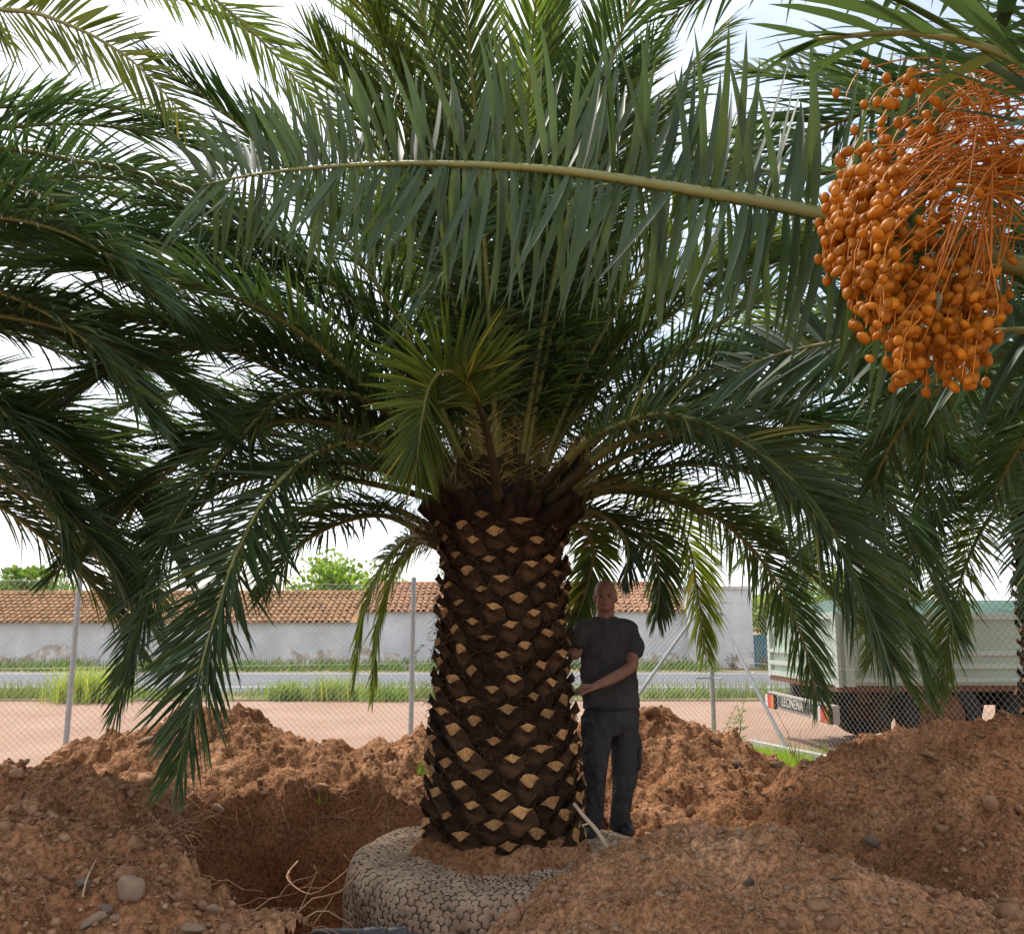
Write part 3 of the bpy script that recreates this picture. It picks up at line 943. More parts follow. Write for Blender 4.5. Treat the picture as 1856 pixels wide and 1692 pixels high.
def barn(px0, px1, eave_py, ridge_py, label, m_tile, seed, py_mid=None, rows=9):
    ze = at(900, eave_py, WY)[2]
    yr = WY + 2.6
    zr = at(900, ridge_py, yr)[2]
    x0 = at(px0, eave_py, WY)[0]; x1 = at(px1, eave_py, WY)[0]
    b = empty('farm_building', ((x0+x1)/2, WY, 0))
    setp(b, label, 'building', 'low whitewashed farm buildings along the road')
    o0 = np.array([(x0+x1)/2, WY, 0])
    nx = max(2, int((x1-x0)/0.25)); 
    mb = MB(); mb.box((x0-o0[0], 0, -.1), (x1-o0[0], .35, ze)); mb.build('wall', M['white_wall'], b)
    # gable sides and back
    for sx, xx in ((0, x0), (1, x1)):
        mb = MB(); xx -= o0[0]
        t = .3 if sx == 0 else -.3
        V = [(xx+.003*(1 if sx == 0 else -1), .35, -.1), (xx, 5.2, -.1), (xx, 5.2, ze), (xx, 2.6, zr-.05), (xx, .35, ze)]
        V2 = [(v[0]+t, v[1], v[2]) for v in V]
        n = 5
        F = [tuple(range(n)), tuple(range(2*n-1, n-1, -1))] + [(i, (i+1) % n, n+(i+1) % n, n+i) for i in range(n)]
        mb.add(V + V2, F); mb.build('gable', M['white_wall'], b)
    rz = (zr - ze)/2.6
    r1 = tile_roof('roof', x0-o0[0], x1-o0[0], -.22, ze+.02-.22*rz, 2.6, zr, b, m_tile, seed, rows=rows); r1['kind'] = 'stuff'
    mb = MB(); mb.add([(x0-o0[0], 2.62, zr), (x1-o0[0], 2.62, zr), (x1-o0[0], 5.4, ze), (x0-o0[0], 5.4, ze)], [(0, 1, 2, 3)])
    mb.build('rear_roof', m_tile, b)
    # ridge tiles
    mb = MB()
    x = x0 - o0[0]
    while x < x1 - o0[0] - .1:
        mb.tube([(x, 2.6, zr), (min(x+.46, x1-o0[0]), 2.6, zr + .01)], [.10, .085], 8); x += .42
    mb.build('ridge', m_tile, b)
    # worn plinth: exposed render, uneven top
    r = np.random.default_rng(seed)
    n = max(3, int((x1-x0)/.22))
    xs = np.linspace(x0-o0[0]+.02, x1-o0[0]-.02, n)
    hs = np.clip(.38 + .7*fbm(xs, xs*0, 1.3, 4, .6, seed), .04, 1.0)
    V = np.concatenate([np.stack([xs, xs*0-.006, xs*0-.05], -1), np.stack([xs, xs*0-.006, hs], -1)])
    k = np.arange(n-1)
    o = link('plinth_stain', new_mesh('plinth_stain', V, np.stack([k, k+1, k+n+1, k+n], -1), [M['bare_wall']]), b)
    return b
barn(-330, 648, 1124, 1074, 'long low white building at left with lichen-yellow tiled roof', M['tile_old'], 2)
barn(650, 1246, 1105, 1058, 'slightly taller white building with tiled roof behind the palm trunk', M['tile'], 5)
# flat-topped white block at the right end
x0, _ = xz(1247, 1100, WY-.6); x1, zt = xz(1361, 1062, WY-.6)
blk = empty('block_building', ((x0+x1)/2, WY-.6, 0))
setp(blk, 'flat-topped dirty white block building at the right end of the row', 'building')
mb = MB(); w2 = (x1-x0)/2
mb.box((-w2, 0, -.1), (w2, 5.5, zt-.12)); mb.build('wall', M['white_wall'], blk)
mb = MB(); mb.box((-w2-.06, -.06, zt-.117), (w2+.06, 5.56, zt)); mb.build('parapet', M['bare_wall'], blk)
mb = MB(); mb.box((-w2+.02, -.012, zt-.62), (w2-.02, -.003, zt-.585)); mb.build('crack_line', M['bare_wall'], blk)
mb = MB(); mb.tube([(0-.05, -.16, zt-1.05), (0-.05, -.003, zt-1.05)], [.10, .07], 10); mb.build('lamp', M['black'], blk)
n = 40
xs = np.linspace(-w2+.02, w2-.02, n)
hs = np.clip(.35 + .9*fbm(xs, xs*0, .6, 4, .6, 9), .06, 1.3) + 1.4*np.exp(-((xs+.35)/.16)**2)
V = np.concatenate([np.stack([xs, xs*0-.008, xs*0-.05], -1), np.stack([xs, xs*0-.008, hs], -1)])
k = np.arange(n-1)
link('plinth_stain', new_mesh('plinth_stain', V, np.stack([k, k+1, k+n+1, k+n], -1), [M['bare_wall']]), blk)
# teal sheet gate beside it
x0, _ = xz(1363, 1150, WY); x1, zt = xz(1404, 1150, WY)
gate = empty('sheet_gate', ((x0+x1)/2, WY, 0)); w2 = (x1-x0)/2
setp(gate, 'teal blue metal sheet gate beside the white block building', 'gate')
for i in range(5):
    a = -w2 + i*(2*w2/5)
    mb = MB(); mb.box((a+.008, -.02-.01*(i % 2), .05), (a + 2*w2/5-.008, .02, zt)); mb.build('panel', M['teal'], gate)
for s in (-1, 1): MB().box((s*w2-.04+s*.05, -.04, 0), (s*w2+.04+s*.05, .05, zt+.1)).build('gate_post', M['teal'], gate)
# small concrete block by the road
p = on_ground(745, 1214)
mb = MB(); mb.box((-.35, -.1, -.05), (.35, .1, .17)); o = mb.build('kerb_block', M['concrete'], None, (p[0], p[1], 0))
setp(o, 'small pale concrete block at the far road edge by the middle post', 'kerb')

# ------------------------------------------------------------------ truck
TR = empty('tipper_truck', (4.0, 10.95, 0), R(3))
setp(TR, 'pale green tipper truck parked outside the fence at right', 'truck')
# local axes: x = along the truck (towards its front, +X), y = across; rear face at x=0
TW, TL = 2.5, 6.2; ZB, ZT = 0.86, 1.72
def tbox(name, a, b, m, parent=TR):
    return MB().box(a, b).build(name, M[m] if isinstance(m, str) else m, parent)
body = tbox('tipper_body', (0, 0, ZB), (TL, TW, ZT), 'truck_green')
def sub(name, a, b, m): return tbox(name, a, b, m, body)
for y in (0, TW-.1): sub('corner_post', (-.045, y-.012 if y == 0 else y, ZB-.02), (-.002, y+.1, ZT+.03), 'truck_rim')
for z in (ZB+.16, ZB+.33): sub('tail_rib', (-.05, .10, z), (-.002, TW-.10, z+.05), 'truck_rim')
sub('tail_rib', (-.04, .1, ZB), (-.002, TW-.1, ZB+.07), 'truck_rim')
sub('tail_rib', (-.04, .1, ZT-.06), (-.002, TW-.1, ZT+.02), 'truck_rim')
for i in range(6):
    x = .05 + i*1.22
    if x < TL: sub('side_post', (x, -.055, ZB-.01), (x+.09, -.002, ZT+.025), 'truck_rim')
for z, h in ((ZB+.04, .05), (ZB+.20, .06), (ZB+.36, .05), (ZT-.07, .075)):
    for i in range(5):
        sub('side_rib', (.15 + i*1.22, -.045, z), (1.26 + i*1.22, -.002, z+h), 'truck_rim')
MB().add([(0.05, .05, ZT+.003), (TL-.05, .05, ZT+.003), (TL-.05, TW-.05, ZT+.003), (.05, TW-.05, ZT+.003), (.4, TW/2, ZT+.2), (TL-.4, TW/2, ZT+.2)],
         [(0,1,5,4), (1,2,5), (2,3,4,5), (3,0,4)]).build('tarpaulin', mat('green_tarpaulin', (.05,.11,.08), (.09,.17,.12), 3, .7, .4, 12), TR)
tbox('subframe', (-.03, .02, ZB-.075), (TL, TW-.02, ZB-.004), 'rust')
for y in (.75, 1.6): tbox('chassis_rail', (-.02, y, ZB-.30), (TL+1.2, y+.12, ZB-.08), 'black')
for x in (.5, 1.5, 2.9): tbox('cross_member', (x, .6, ZB-.26), (x+.12, 1.9, ZB-.12), 'rust')
bump = tbox('bumper', (-.10, .08, .40), (-.02, TW-.08, .62), 'steel')
for y0, y1 in ((.85, 1.95),): MB().box((-.115, y0, .445), (-.101, y1, .595)).build('name_strip', M['dark_green'], bump)
for y in (.6, 2.05): MB().box((-.112, y, .45), (-.101, y+.16, .585)).build('reflector', M['black'], bump)
for k, y in enumerate((.09, TW-.09-.38)):
    lamp = MB().box((-.14, y, .40), (-.101, y+.38, .60)).build('tail_lamp', M['black'], bump)
    for q, (c, a, b) in enumerate((('white_lens', .27, .36), ('red_lens', .13, .265), ('orange_lens', .02, .125))):
        MB().box((-.15, y+a, .41), (-.141, y+b, .59)).build('lens', M[c], lamp)
fc = bpy.data.curves.new('lettering', 'FONT'); fc.body = 'LECIÑENA'; fc.size = .17; fc.extrude = .002; fc.align_x = 'CENTER'; fc.align_y = 'CENTER'
fo = bpy.data.objects.new('tmp_text', fc); col.objects.link(fo)
dg = bpy.context.evaluated_depsgraph_get()
tm = bpy.data.meshes.new_from_object(fo.evaluated_get(dg)); bpy.data.objects.remove(fo)
tm.materials.clear(); tm.materials.append(M['letter'])
lt = link('lettering', tm, bump, (-.1185, 1.40, .52), (R(90), 0, R(-90)))
def wheel(x, y):
    w = empty('wheel', (x, y, .5)); w.parent = TR
    prof = [(-.14, .30), (-.15, .40), (-.13, .49), (-.05, .51), (.05, .51), (.13, .49), (.15, .40), (.14, .30)]
    n = 28; V = []; F = []
    for (yy, rr_) in prof:
        for j in range(n):
            a = 2*math.pi*j/n; V.append((rr_*math.cos(a), yy, rr_*math.sin(a)))
    for i in range(len(prof)-1):
        for j in range(n):
            F.append((i*n+j, (i+1)*n+j, (i+1)*n+(j+1) % n, i*n+(j+1) % n))
    link('tyre', new_mesh('tyre', V, F, [M['rubber']], None, True), w)
    mb = MB(); mb.tube([(0, -.12, 0), (0, -.06, 0), (0, .1, 0)], [.29, .302, .29], 24); mb.tube([(0, -.16, 0), (0, -.1, 0)], [.08, .11], 12)
    mb.build('rim', M['rust'], w)
    return w
for x in (1.25, 2.55, TL+.4):
    for y in (.18, TW-.18): wheel(x, y)
for y in (.0, TW-.4): tbox('mudflap', (.55, y, .28), (.57, y+.4, .80), 'black')
tbox('tank', (3.3, .1, .42), (4.5, .62, .82), 'rust')
cab = MB(); V = [(TL+.15, .05, .7), (TL+2.0, .05, .7), (TL+2.0, .05, 1.8), (TL+1.75, .05, 2.75), (TL+.15, .05, 2.8)]
V2 = [(v[0], TW-.05, v[2]) for v in V]; n = 5
cab.add(V + V2, [tuple(range(n)), tuple(range(2*n-1, n-1, -1))] + [(i, n+i, n+(i+1) % n, (i+1) % n) for i in range(n)])
cab.build('cab', M['truck_green'], TR)
# ------------------------------------------------------------------ palms
Z3 = np.array([0, 0, 1.0])

def leaflet_arrays(path, L, n_side, Lmax, W, rg, twist=(0, 0), vang=(8, 38), droop=0.35, ang=(66, 48, 22), t_leaf=0.2,
                   spines=True, prof=(.45, 1.0, .42), bend=0.0, K=5, limp=0.0, tiplean=None, jit=1.0, t_end=1.0, side_len=(1, 1), level=False, ang2=None):
    """all leaflets of one frond as (n, K, 3, 3) sections: left edge, mid rib, right edge"""
    T, S, N = frames(path)
    if level:
        S = unit(np.cross(T, Z3)); N = np.cross(S, T)
    m = len(path)
    # keep the leaf plane level: S horizontal where possible
    tw = np.interp(np.linspace(0, 1, m), [0, 1], [R(twist[0]), R(twist[1])])
    S2 = S*np.cos(tw)[:, None] + N*np.sin(tw)[:, None]
    N2 = -S*np.sin(tw)[:, None] + N*np.cos(tw)[:, None]
    out = []; kinds = []
    for side in (1, -1):
        t = np.linspace(t_leaf, t_end, n_side) + rg.uniform(-.4, .4, n_side)/n_side
        t = np.clip(t, 0.02, 1)
        q = (t - t_leaf)/(1 - t_leaf)
        ln = Lmax*np.interp(q, [0, .12, .45, .8, 1.0], [prof[0], .78, prof[1], .8, prof[2]])*rg.uniform(.88, 1.08, n_side)
        ln = ln*side_len[0 if side > 0 else 1]
        an = R(1)*(np.interp(q, [0, .5, 1], ang2 if (ang2 and side < 0) else ang) + rg.normal(size=n_side)*5*jit)
        va = R(1)*(np.where(rg.random(n_side) < .5, vang[0], vang[1]) + rg.normal(size=n_side)*8*jit)
        i = np.clip((t*(m-1)).astype(int), 0, m-2); f = t*(m-1) - i
        lerp = lambda A: A[i]*(1-f)[:, None] + A[i+1]*f[:, None]
        p0, Tt, St, Nt = lerp(path), unit(lerp(T)), unit(lerp(S2)), unit(lerp(N2))
        lat = side*St*np.cos(va)[:, None] + Nt*np.sin(va)[:, None]
        D = Tt*np.cos(an)[:, None] + lat*np.sin(an)[:, None]
        s = np.linspace(0, 1, K)
        dr = droop*rg.uniform(.6, 1.4, n_side)
        if limp:
            lm = rg.random(n_side) < limp
            dr = np.where(lm, dr + rg.uniform(.8, 1.8, n_side), dr)
        # bend each leaflet step by step so that its length stays true
        cur = p0.copy(); d = D.copy(); pts = [cur.copy()]
        step = (ln/(K-1))[:, None]
        lean = Tt*bend if tiplean is None else np.asarray(tiplean)[None]*bend
        for k in range(1, K):
            d = unit(d - Z3[None]*(dr*1.15/(K-1))[:, None]*(.4 + 1.2*k/K) + lean/(K-1))
            cur = cur + d*step
            pts.append(cur.copy())
        C = np.stack(pts, 1)                                      # n,K,3
        ref = unit(np.cross(lat, Tt))*side
        roll = rg.normal(size=n_side)*0.45*jit
        Dk = unit(np.gradient(C, axis=1))
        wdir = unit(np.cross(Dk, ref[:, None]))
        nrm = np.cross(wdir, Dk)
        wd = wdir*np.cos(roll)[:, None, None] + nrm*np.sin(roll)[:, None, None]
        nn = np.cross(wd, Dk)
        wp = np.interp(s, [0, .08, .35, .75, 1], [.45, .8, 1, .62, .02])
        w = W*wp[None, :]*rg.uniform(.8, 1.1, n_side)[:, None]*np.clip(ln/Lmax + .25, .5, 1)[:, None]
        A = C + wd*w[..., None]*.5 + nn*w[..., None]*.16
        B = C - wd*w[..., None]*.5 + nn*w[..., None]*.16
        out.append(np.stack([A, C, B], 2))
    sp = None
    if spines:
        ns = int(18)
        t = rg.uniform(.05, t_leaf + .05, ns*2)
        i = np.clip((t*(m-1)).astype(int), 0, m-2)
        side = np.where(np.arange(ns*2) % 2 == 0, 1, -1)
        an = R(1)*rg.uniform(35, 80, ns*2); va = R(1)*rg.uniform(-10, 70, ns*2)
        lat = side[:, None]*S2[i]*np.cos(va)[:, None] + N2[i]*np.sin(va)[:, None]
        D = T[i]*np.cos(an)[:, None] + lat*np.sin(an)[:, None]
        ln = rg.uniform(.10, .26, ns*2)
        sp = [(np.stack([path[a], path[a] + d*l*.5, path[a] + d*l]), np.array([.0035, .0028, .0006])) for a, d, l in zip(i, D, ln)]
    return np.concatenate(out), sp

def leaf_faces(n, K):
    b = (np.arange(n)*K*3)[:, None, None]
    k = np.arange(K-1)[None, :, None]; c = np.arange(2)[None, None, :]
    a = b + k*3 + c
    return np.stack([a, a+1, a+4, a+3], -1).reshape(-1, 4)

def stalk_mesh(path, r0, r1, n=6, brown=0.14):
    m = len(path)
    t = np.linspace(0, 1, m)
    r = np.interp(t, [0, .05, .15, .5, 1], [r0*1.7, r0*1.35, r0, r0*.62 + r1*.2, r1])
    V, F = tube_arrays(path, r, n, True)
    fm = []
    for f in F:
        fm.append(1 if (len(f) == 4 and (f[0]//n)/(m-1) < brown) else 0)
    fm[-2] = 1
    return V, F, fm

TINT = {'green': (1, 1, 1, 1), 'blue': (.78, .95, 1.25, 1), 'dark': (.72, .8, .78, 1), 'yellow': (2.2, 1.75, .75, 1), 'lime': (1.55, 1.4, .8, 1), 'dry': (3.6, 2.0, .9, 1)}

def frond(palm, pts, tint='green', Lmax=.58, W=.021, seed=0, n_side=185, r0=.026, r1=.004, single=False, label=None, frame=True, **kw):
    rg = np.random.default_rng(seed + 1000)
    org = np.array(palm.location)
    path, L = catmull(np.asarray(pts), 46)
    path = path - org
    V, F, fm = stalk_mesh(path, r0, r1, brown=kw.pop('brown', .12))
    fr = link('frond', new_mesh('frond', V, F, [M['rachis'], M['rachis_brown']], fm, True), palm)
    if label: fr['label'] = label
    arr, sp = leaflet_arrays(path, L, n_side, Lmax, W, rg, **kw)
    n, K = arr.shape[:2]
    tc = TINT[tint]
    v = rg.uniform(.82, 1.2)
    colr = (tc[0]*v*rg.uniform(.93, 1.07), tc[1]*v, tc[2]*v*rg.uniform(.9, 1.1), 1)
    if single:
        fc = leaf_faces(1, K)
        for i in range(n):
            o = link('leaflet', new_mesh('leaflet', arr[i].reshape(-1, 3), fc, [M['leaf']], None, True), fr)
            vv = rg.uniform(.8, 1.2)
            o.color = (colr[0]*vv, colr[1]*vv, colr[2]*vv, 1)
    else:
        o = link('leaflets', new_mesh('leaflets', arr.reshape(-1, 3), leaf_faces(n, K), [M['leaf']], None, True), fr)
        o['kind'] = 'stuff'
        o.color = colr
    if sp:
        V, F = many_tubes([a for a, _ in sp], [b for _, b in sp], 3)
        o = link('spines', new_mesh('spines', V, F, [M['spine']], None, True), fr); o['kind'] = 'stuff'
    return fr

def arc_pts(base, az, e0, length, bend, r_in=0.2, n=9, power=1.35, sway=0.0):
    """a frond leaving the crown at azimuth az (deg) and elevation e0, bowing under its weight"""
    a = R(az)
    h = np.array([math.cos(a), math.sin(a), 0]); side = np.array([-h[1], h[0], 0])
    p = np.array(base, float) + h*r_in
    pts = [p]
    for i in range(1, n):
        s = i/(n-1)
        e = R(e0 - bend*s**power)
        pts.append(pts[-1] + (h*math.cos(e) + Z3*math.sin(e) + side*sway*s)*length/(n-1))
    return np.array(pts)

# --- trunk with cut leaf bases
def boot_variant(seed, deep=1.0):
    r = np.random.default_rng(seed)
    # local frame: x = sideways, y = outward, z = up; the cut faces outward and a little up
    ang = R(20 + r.uniform(-10, 10))
    w = .058*r.uniform(.8, 1.15); h = .033*r.uniform(.7, 1.4)*deep
    out = [(-1, .10), (-.62, .34), (-.25, .62), (0.08, .70), (.4, .52), (.7, .28), (1, .06), (.66, -.28), (.3, -.72), (0, -.98), (-.32, -.68), (-.68, -.24)]
    out = [(x*(1 + r.uniform(-.10, .08)) + r.uniform(-.07, .07), z + r.uniform(-.14, .14)) for x, z in out]
    n = len(out)
    up = np.array([0, -math.sin(ang), math.cos(ang)]); nr = np.array([0, math.cos(ang), math.sin(ang)])
    c = np.array([0, .066, 0.0])
    ring0 = [c + np.array([1, 0, 0])*x*w + up*z*h for x, z in out]
    ring1 = [p*np.array([1.04, 1, 1]) - nr*.004 for p in ring0]
    ring2 = [np.array([p[0]*1.28, .040, p[2]*1.15 - .030]) for p in ring0]
    ring3 = [np.array([p[0]*1.55, .010, p[2]*1.4 - .075]) for p in ring0]
    ring4 = [np.array([p[0]*1.6, -.05, p[2]*1.5 - .12]) for p in ring0]
    V = ring0 + ring1 + ring2 + ring3 + ring4
    V.append(c - nr*.006 + up*h*r.uniform(-.1, .2)); V[:n] = [v + nr*r.uniform(-.004, .004) for v in V[:n]]
    F = [((i+1) % n, i, 5*n) for i in range(n)]; fm = [1]*n
    for a in range(4):
        for i in range(n):
            j = (i+1) % n
            F.append((a*n+i, a*n+j, (a+1)*n+j, (a+1)*n+i)); fm.append(0)
    return new_mesh('leaf_base', V, F, [M['boot'], M['cut']], fm, False)

def trunk_radius(z, z0, z1, rb=.50, rt=.425):
    t = np.clip((z - z0)/(z1 - z0), 0, 1)
    return np.interp(t, [0, .08, .25, .5, .8, 1], [rb*.93, rb*1.04, rb, (rb+rt)/2*.99, rt, rt*1.02])

def make_trunk(palm, z0, z1, rb, rt, seed, dz=.0088, boots=True, nvar=12, nfi=800):
    r = np.random.default_rng(seed)
    nz, na = 90, 96
    zz = np.linspace(z0-.12, z1, nz); aa = np.linspace(0, 2*np.pi, na, endpoint=False)
    A, Zg = np.meshgrid(aa, zz)
    rad = trunk_radius(Zg, z0, z1, rb, rt)
    rad = rad + .05*fbm(A*3, Zg*6, .5, 4, .6, seed) + .004
    # close the top
    V = np.stack([np.cos(A)*rad, np.sin(A)*rad, Zg], -1).reshape(-1, 3)
    i = np.arange(nz-1)[:, None]*na; j = np.arange(na)[None]; k = (j+1) % na
    F = np.stack([i+j, i+k, i+na+k, i+na+j], -1).reshape(-1, 4)
    org = np.array(palm.location)
    V[:, 2] -= org[2]
    tr = link('trunk', new_mesh('trunk', V, F, [M['trunk']], None, True), palm)
    if boots:
        var = [boot_variant(seed*31 + q) for q in range(nvar)]
        n = int((z1 - z0 - .06)/dz)
        for i in range(n):
            z = z0 + .07 + i*dz + r.uniform(-.012, .012)
            a = i*R(137.508) + r.normal()*.025
            rad = float(trunk_radius(z, z0, z1, rb, rt))
            t = (z - z0)/(z1 - z0)
            s = np.interp(t, [0, .12, .35, .6, 1], [1.12, 1.15, 1.05, .93, 1.0])*r.uniform(.86, 1.14)
            b = link('leaf_base', var[r.integers(nvar)], tr, (math.cos(a)*rad, math.sin(a)*rad, z - org[2]),
                     (r.normal()*.07, r.normal()*.09, a - math.pi/2 + r.normal()*.06), (s*r.uniform(.9, 1.1), s*r.uniform(.85, 1.15), s))
    # shaggy fibre between the leaf bases
    P, Rr = [], []
    for i in range(nfi):
        z = r.uniform(z0 + .02, z1 - .02); a = r.uniform(0, 2*np.pi)
        rad = float(trunk_radius(z, z0, z1, rb, rt)) + r.uniform(.0, .05)
        p = np.array([math.cos(a)*rad, math.sin(a)*rad, z - org[2]])
        d = np.array([math.cos(a)*.35, math.sin(a)*.35, 0]) + r.normal(size=3)*.55
        P.append(wiggly(p, d, r.uniform(.04, .13), r, 3, .45, .1)); Rr.append(r.uniform(.0009, .0024))
    V, F = many_tubes(P, Rr, 3)
    o = link('fibre', new_mesh('fibre', V, F, [M['fibre']], None, True), tr); o['kind'] = 'stuff'
    return tr

# ============ main palm
T0 = BALL_TOP + .06
T1 = float(at(912, 930, 5.7)[2])
palm = empty('palm_tree', (PALM[0], PALM[1], BALL_TOP))
setp(palm, 'large date palm with cut leaf bases standing on a netted root ball', 'palm tree')
trunk = make_trunk(palm, T0, T1, .438, .378, 4, nfi=3400)
CB = np.array([PALM[0], PALM[1], T1])
# heart of the crown: bundle of sheathing stalk bases
mb = MB()
rgc = np.random.default_rng(12)
for i in range(46):
    a = i*R(137.5); e = R(rgc.uniform(25, 85)); rr_ = .36*math.cos(e)**.6
    b = np.array([math.cos(a)*rr_, math.sin(a)*rr_, T1 - BALL_TOP - .16 + .1*rgc.random()])
    d = np.array([math.cos(a)*math.cos(e), math.sin(a)*math.cos(e), math.sin(e)])
    mb.tube([b - d*.05, b + d*.12, b + d*.3], [.075, .06, .03], 7)
mb.tube([(0, 0, T1-BALL_TOP-.3), (0, 0, T1-BALL_TOP+.1), (0, 0, T1-BALL_TOP+.35)], [.40, .32, .12], 16)
mb.build('crown_heart', M['trunk'], palm, smooth=True)

def hp(*pts): return np.array([at(*p) for p in pts])
FR = []
# the fronds that can be told apart in the photograph
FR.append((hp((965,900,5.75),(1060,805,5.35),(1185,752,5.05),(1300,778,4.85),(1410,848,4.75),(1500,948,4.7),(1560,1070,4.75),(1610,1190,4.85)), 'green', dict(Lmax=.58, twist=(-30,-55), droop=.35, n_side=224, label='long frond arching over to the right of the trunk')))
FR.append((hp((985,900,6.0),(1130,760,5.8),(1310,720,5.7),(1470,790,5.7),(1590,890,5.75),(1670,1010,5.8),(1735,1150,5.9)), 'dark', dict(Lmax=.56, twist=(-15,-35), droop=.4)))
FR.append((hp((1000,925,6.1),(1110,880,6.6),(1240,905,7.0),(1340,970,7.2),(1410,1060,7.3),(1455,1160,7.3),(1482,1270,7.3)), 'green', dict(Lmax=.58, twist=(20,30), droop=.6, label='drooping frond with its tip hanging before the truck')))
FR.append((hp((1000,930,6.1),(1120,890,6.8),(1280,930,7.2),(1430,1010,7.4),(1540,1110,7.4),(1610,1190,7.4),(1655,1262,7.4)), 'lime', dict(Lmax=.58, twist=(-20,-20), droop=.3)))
FR.append((hp((990,920,6.3),(1090,870,7.1),(1190,900,7.8),(1245,980,8.2),(1265,1080,8.4),(1278,1185,8.5)), 'yellow', dict(Lmax=.58, twist=(0,0), droop=.45, label='short frond tinted yellow as if lit, hanging in front of the corner post')))  # light on this frond is put into its yellow tint
FR.append((hp((1010,945,6.2),(1100,935,6.9),(1170,965,7.3),(1195,1040,7.5),(1190,1120,7.5)), 'green', dict(Lmax=.48, droop=.6)))
FR.append((hp((1000,950,6.2),(1055,955,6.6),(1075,1000,6.9),(1062,1070,7.0),(1040,1135,7.0)), 'lime', dict(Lmax=.36, droop=.5)))
FR.append((hp((1000,940,5.9),(1070,925,5.95),(1120,955,6.0),(1140,1000,6.05),(1130,1050,6.1)), 'dark', dict(Lmax=.30, droop=.5, n_side=84)))
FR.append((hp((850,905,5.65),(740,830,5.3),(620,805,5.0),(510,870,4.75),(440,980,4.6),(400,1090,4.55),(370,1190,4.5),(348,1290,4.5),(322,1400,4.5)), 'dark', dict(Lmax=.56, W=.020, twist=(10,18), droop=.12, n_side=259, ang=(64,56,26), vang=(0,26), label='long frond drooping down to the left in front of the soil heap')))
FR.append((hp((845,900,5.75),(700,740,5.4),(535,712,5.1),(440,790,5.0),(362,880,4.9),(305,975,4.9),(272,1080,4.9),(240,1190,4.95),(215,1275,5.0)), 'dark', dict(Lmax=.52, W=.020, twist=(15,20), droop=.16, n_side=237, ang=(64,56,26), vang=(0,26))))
FR.append((hp((800,985,5.9),(700,935,6.3),(610,950,6.6),(530,1000,6.8),(480,1075,6.9)), 'green', dict(Lmax=.48, droop=.5, n_side=125)))
FR.append((hp((805,970,6.1),(720,925,6.5),(630,915,6.9),(520,950,7.2),(420,1030,7.4)), 'green', dict(Lmax=.50, droop=.5, n_side=125)))
FR.append((hp((800,990,6.2),(755,985,6.8),(712,1040,7.2),(688,1130,7.3),(675,1262,7.35)), 'yellow', dict(Lmax=.34, twist=(70,80), vang=(0,18), droop=.75, n_side=112, ang=(45,34,16))))
FR.append((hp((795,975,6.3),(740,975,7.0),(690,1030,7.5),(658,1120,7.7),(640,1240,7.7)), 'yellow', dict(Lmax=.34, twist=(70,80), vang=(0,18), droop=.75, n_side=112, ang=(45,34,16))))
# broken yellowish fan-like frond
FR.append((hp((903,905,5.5),(892,830,5.25),(872,745,5.05),(842,690,4.95),(805,672,4.9),(778,700,4.85),(764,760,4.8),(755,840,4.8)), 'lime', dict(Lmax=.58, twist=(0,-15), vang=(0,12), droop=.18, n_side=168, ang=(70,75,18), W=.02, t_leaf=.42, brown=.45, label='short broken yellow-green frond fanned out above the trunk')))
FR.append((hp((900,860,5.4),(872,740,5.05),(845,690,4.9),(880,660,4.9),(930,635,4.95)), 'dry', dict(Lmax=.26, twist=(60,60), vang=(0,14), droop=.1, n_side=50, ang=(25,18,8), W=.018, t_leaf=.5, spines=False, r0=.012, label='withered brown leaflets of the broken frond')))
# arching left
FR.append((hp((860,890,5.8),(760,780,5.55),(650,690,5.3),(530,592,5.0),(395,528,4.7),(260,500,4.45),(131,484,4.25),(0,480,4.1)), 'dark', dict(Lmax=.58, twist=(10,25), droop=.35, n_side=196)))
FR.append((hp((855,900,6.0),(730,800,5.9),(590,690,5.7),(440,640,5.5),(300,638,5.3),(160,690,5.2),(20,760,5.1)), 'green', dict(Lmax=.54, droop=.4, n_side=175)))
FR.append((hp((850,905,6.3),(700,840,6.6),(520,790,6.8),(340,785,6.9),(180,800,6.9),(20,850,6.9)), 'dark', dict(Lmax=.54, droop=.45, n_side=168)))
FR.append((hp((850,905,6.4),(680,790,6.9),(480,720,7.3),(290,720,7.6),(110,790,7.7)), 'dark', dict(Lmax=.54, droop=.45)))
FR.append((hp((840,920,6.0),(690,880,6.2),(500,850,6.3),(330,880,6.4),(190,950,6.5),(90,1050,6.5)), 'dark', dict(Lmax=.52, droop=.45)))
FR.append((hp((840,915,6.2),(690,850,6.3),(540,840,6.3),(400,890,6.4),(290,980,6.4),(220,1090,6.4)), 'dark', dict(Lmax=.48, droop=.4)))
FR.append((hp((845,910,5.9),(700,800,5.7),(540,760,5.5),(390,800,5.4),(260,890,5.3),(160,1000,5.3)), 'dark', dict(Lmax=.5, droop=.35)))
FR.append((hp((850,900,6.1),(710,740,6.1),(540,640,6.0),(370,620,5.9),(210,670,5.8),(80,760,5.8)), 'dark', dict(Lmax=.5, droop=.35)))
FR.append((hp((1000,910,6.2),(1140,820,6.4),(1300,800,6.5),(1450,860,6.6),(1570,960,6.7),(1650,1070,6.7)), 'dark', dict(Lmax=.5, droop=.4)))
FR.append((hp((1000,900,5.9),(1150,760,5.7),(1330,660,5.5),(1500,660,5.4),(1640,740,5.4),(1750,850,5.4)), 'dark', dict(Lmax=.52, droop=.35)))
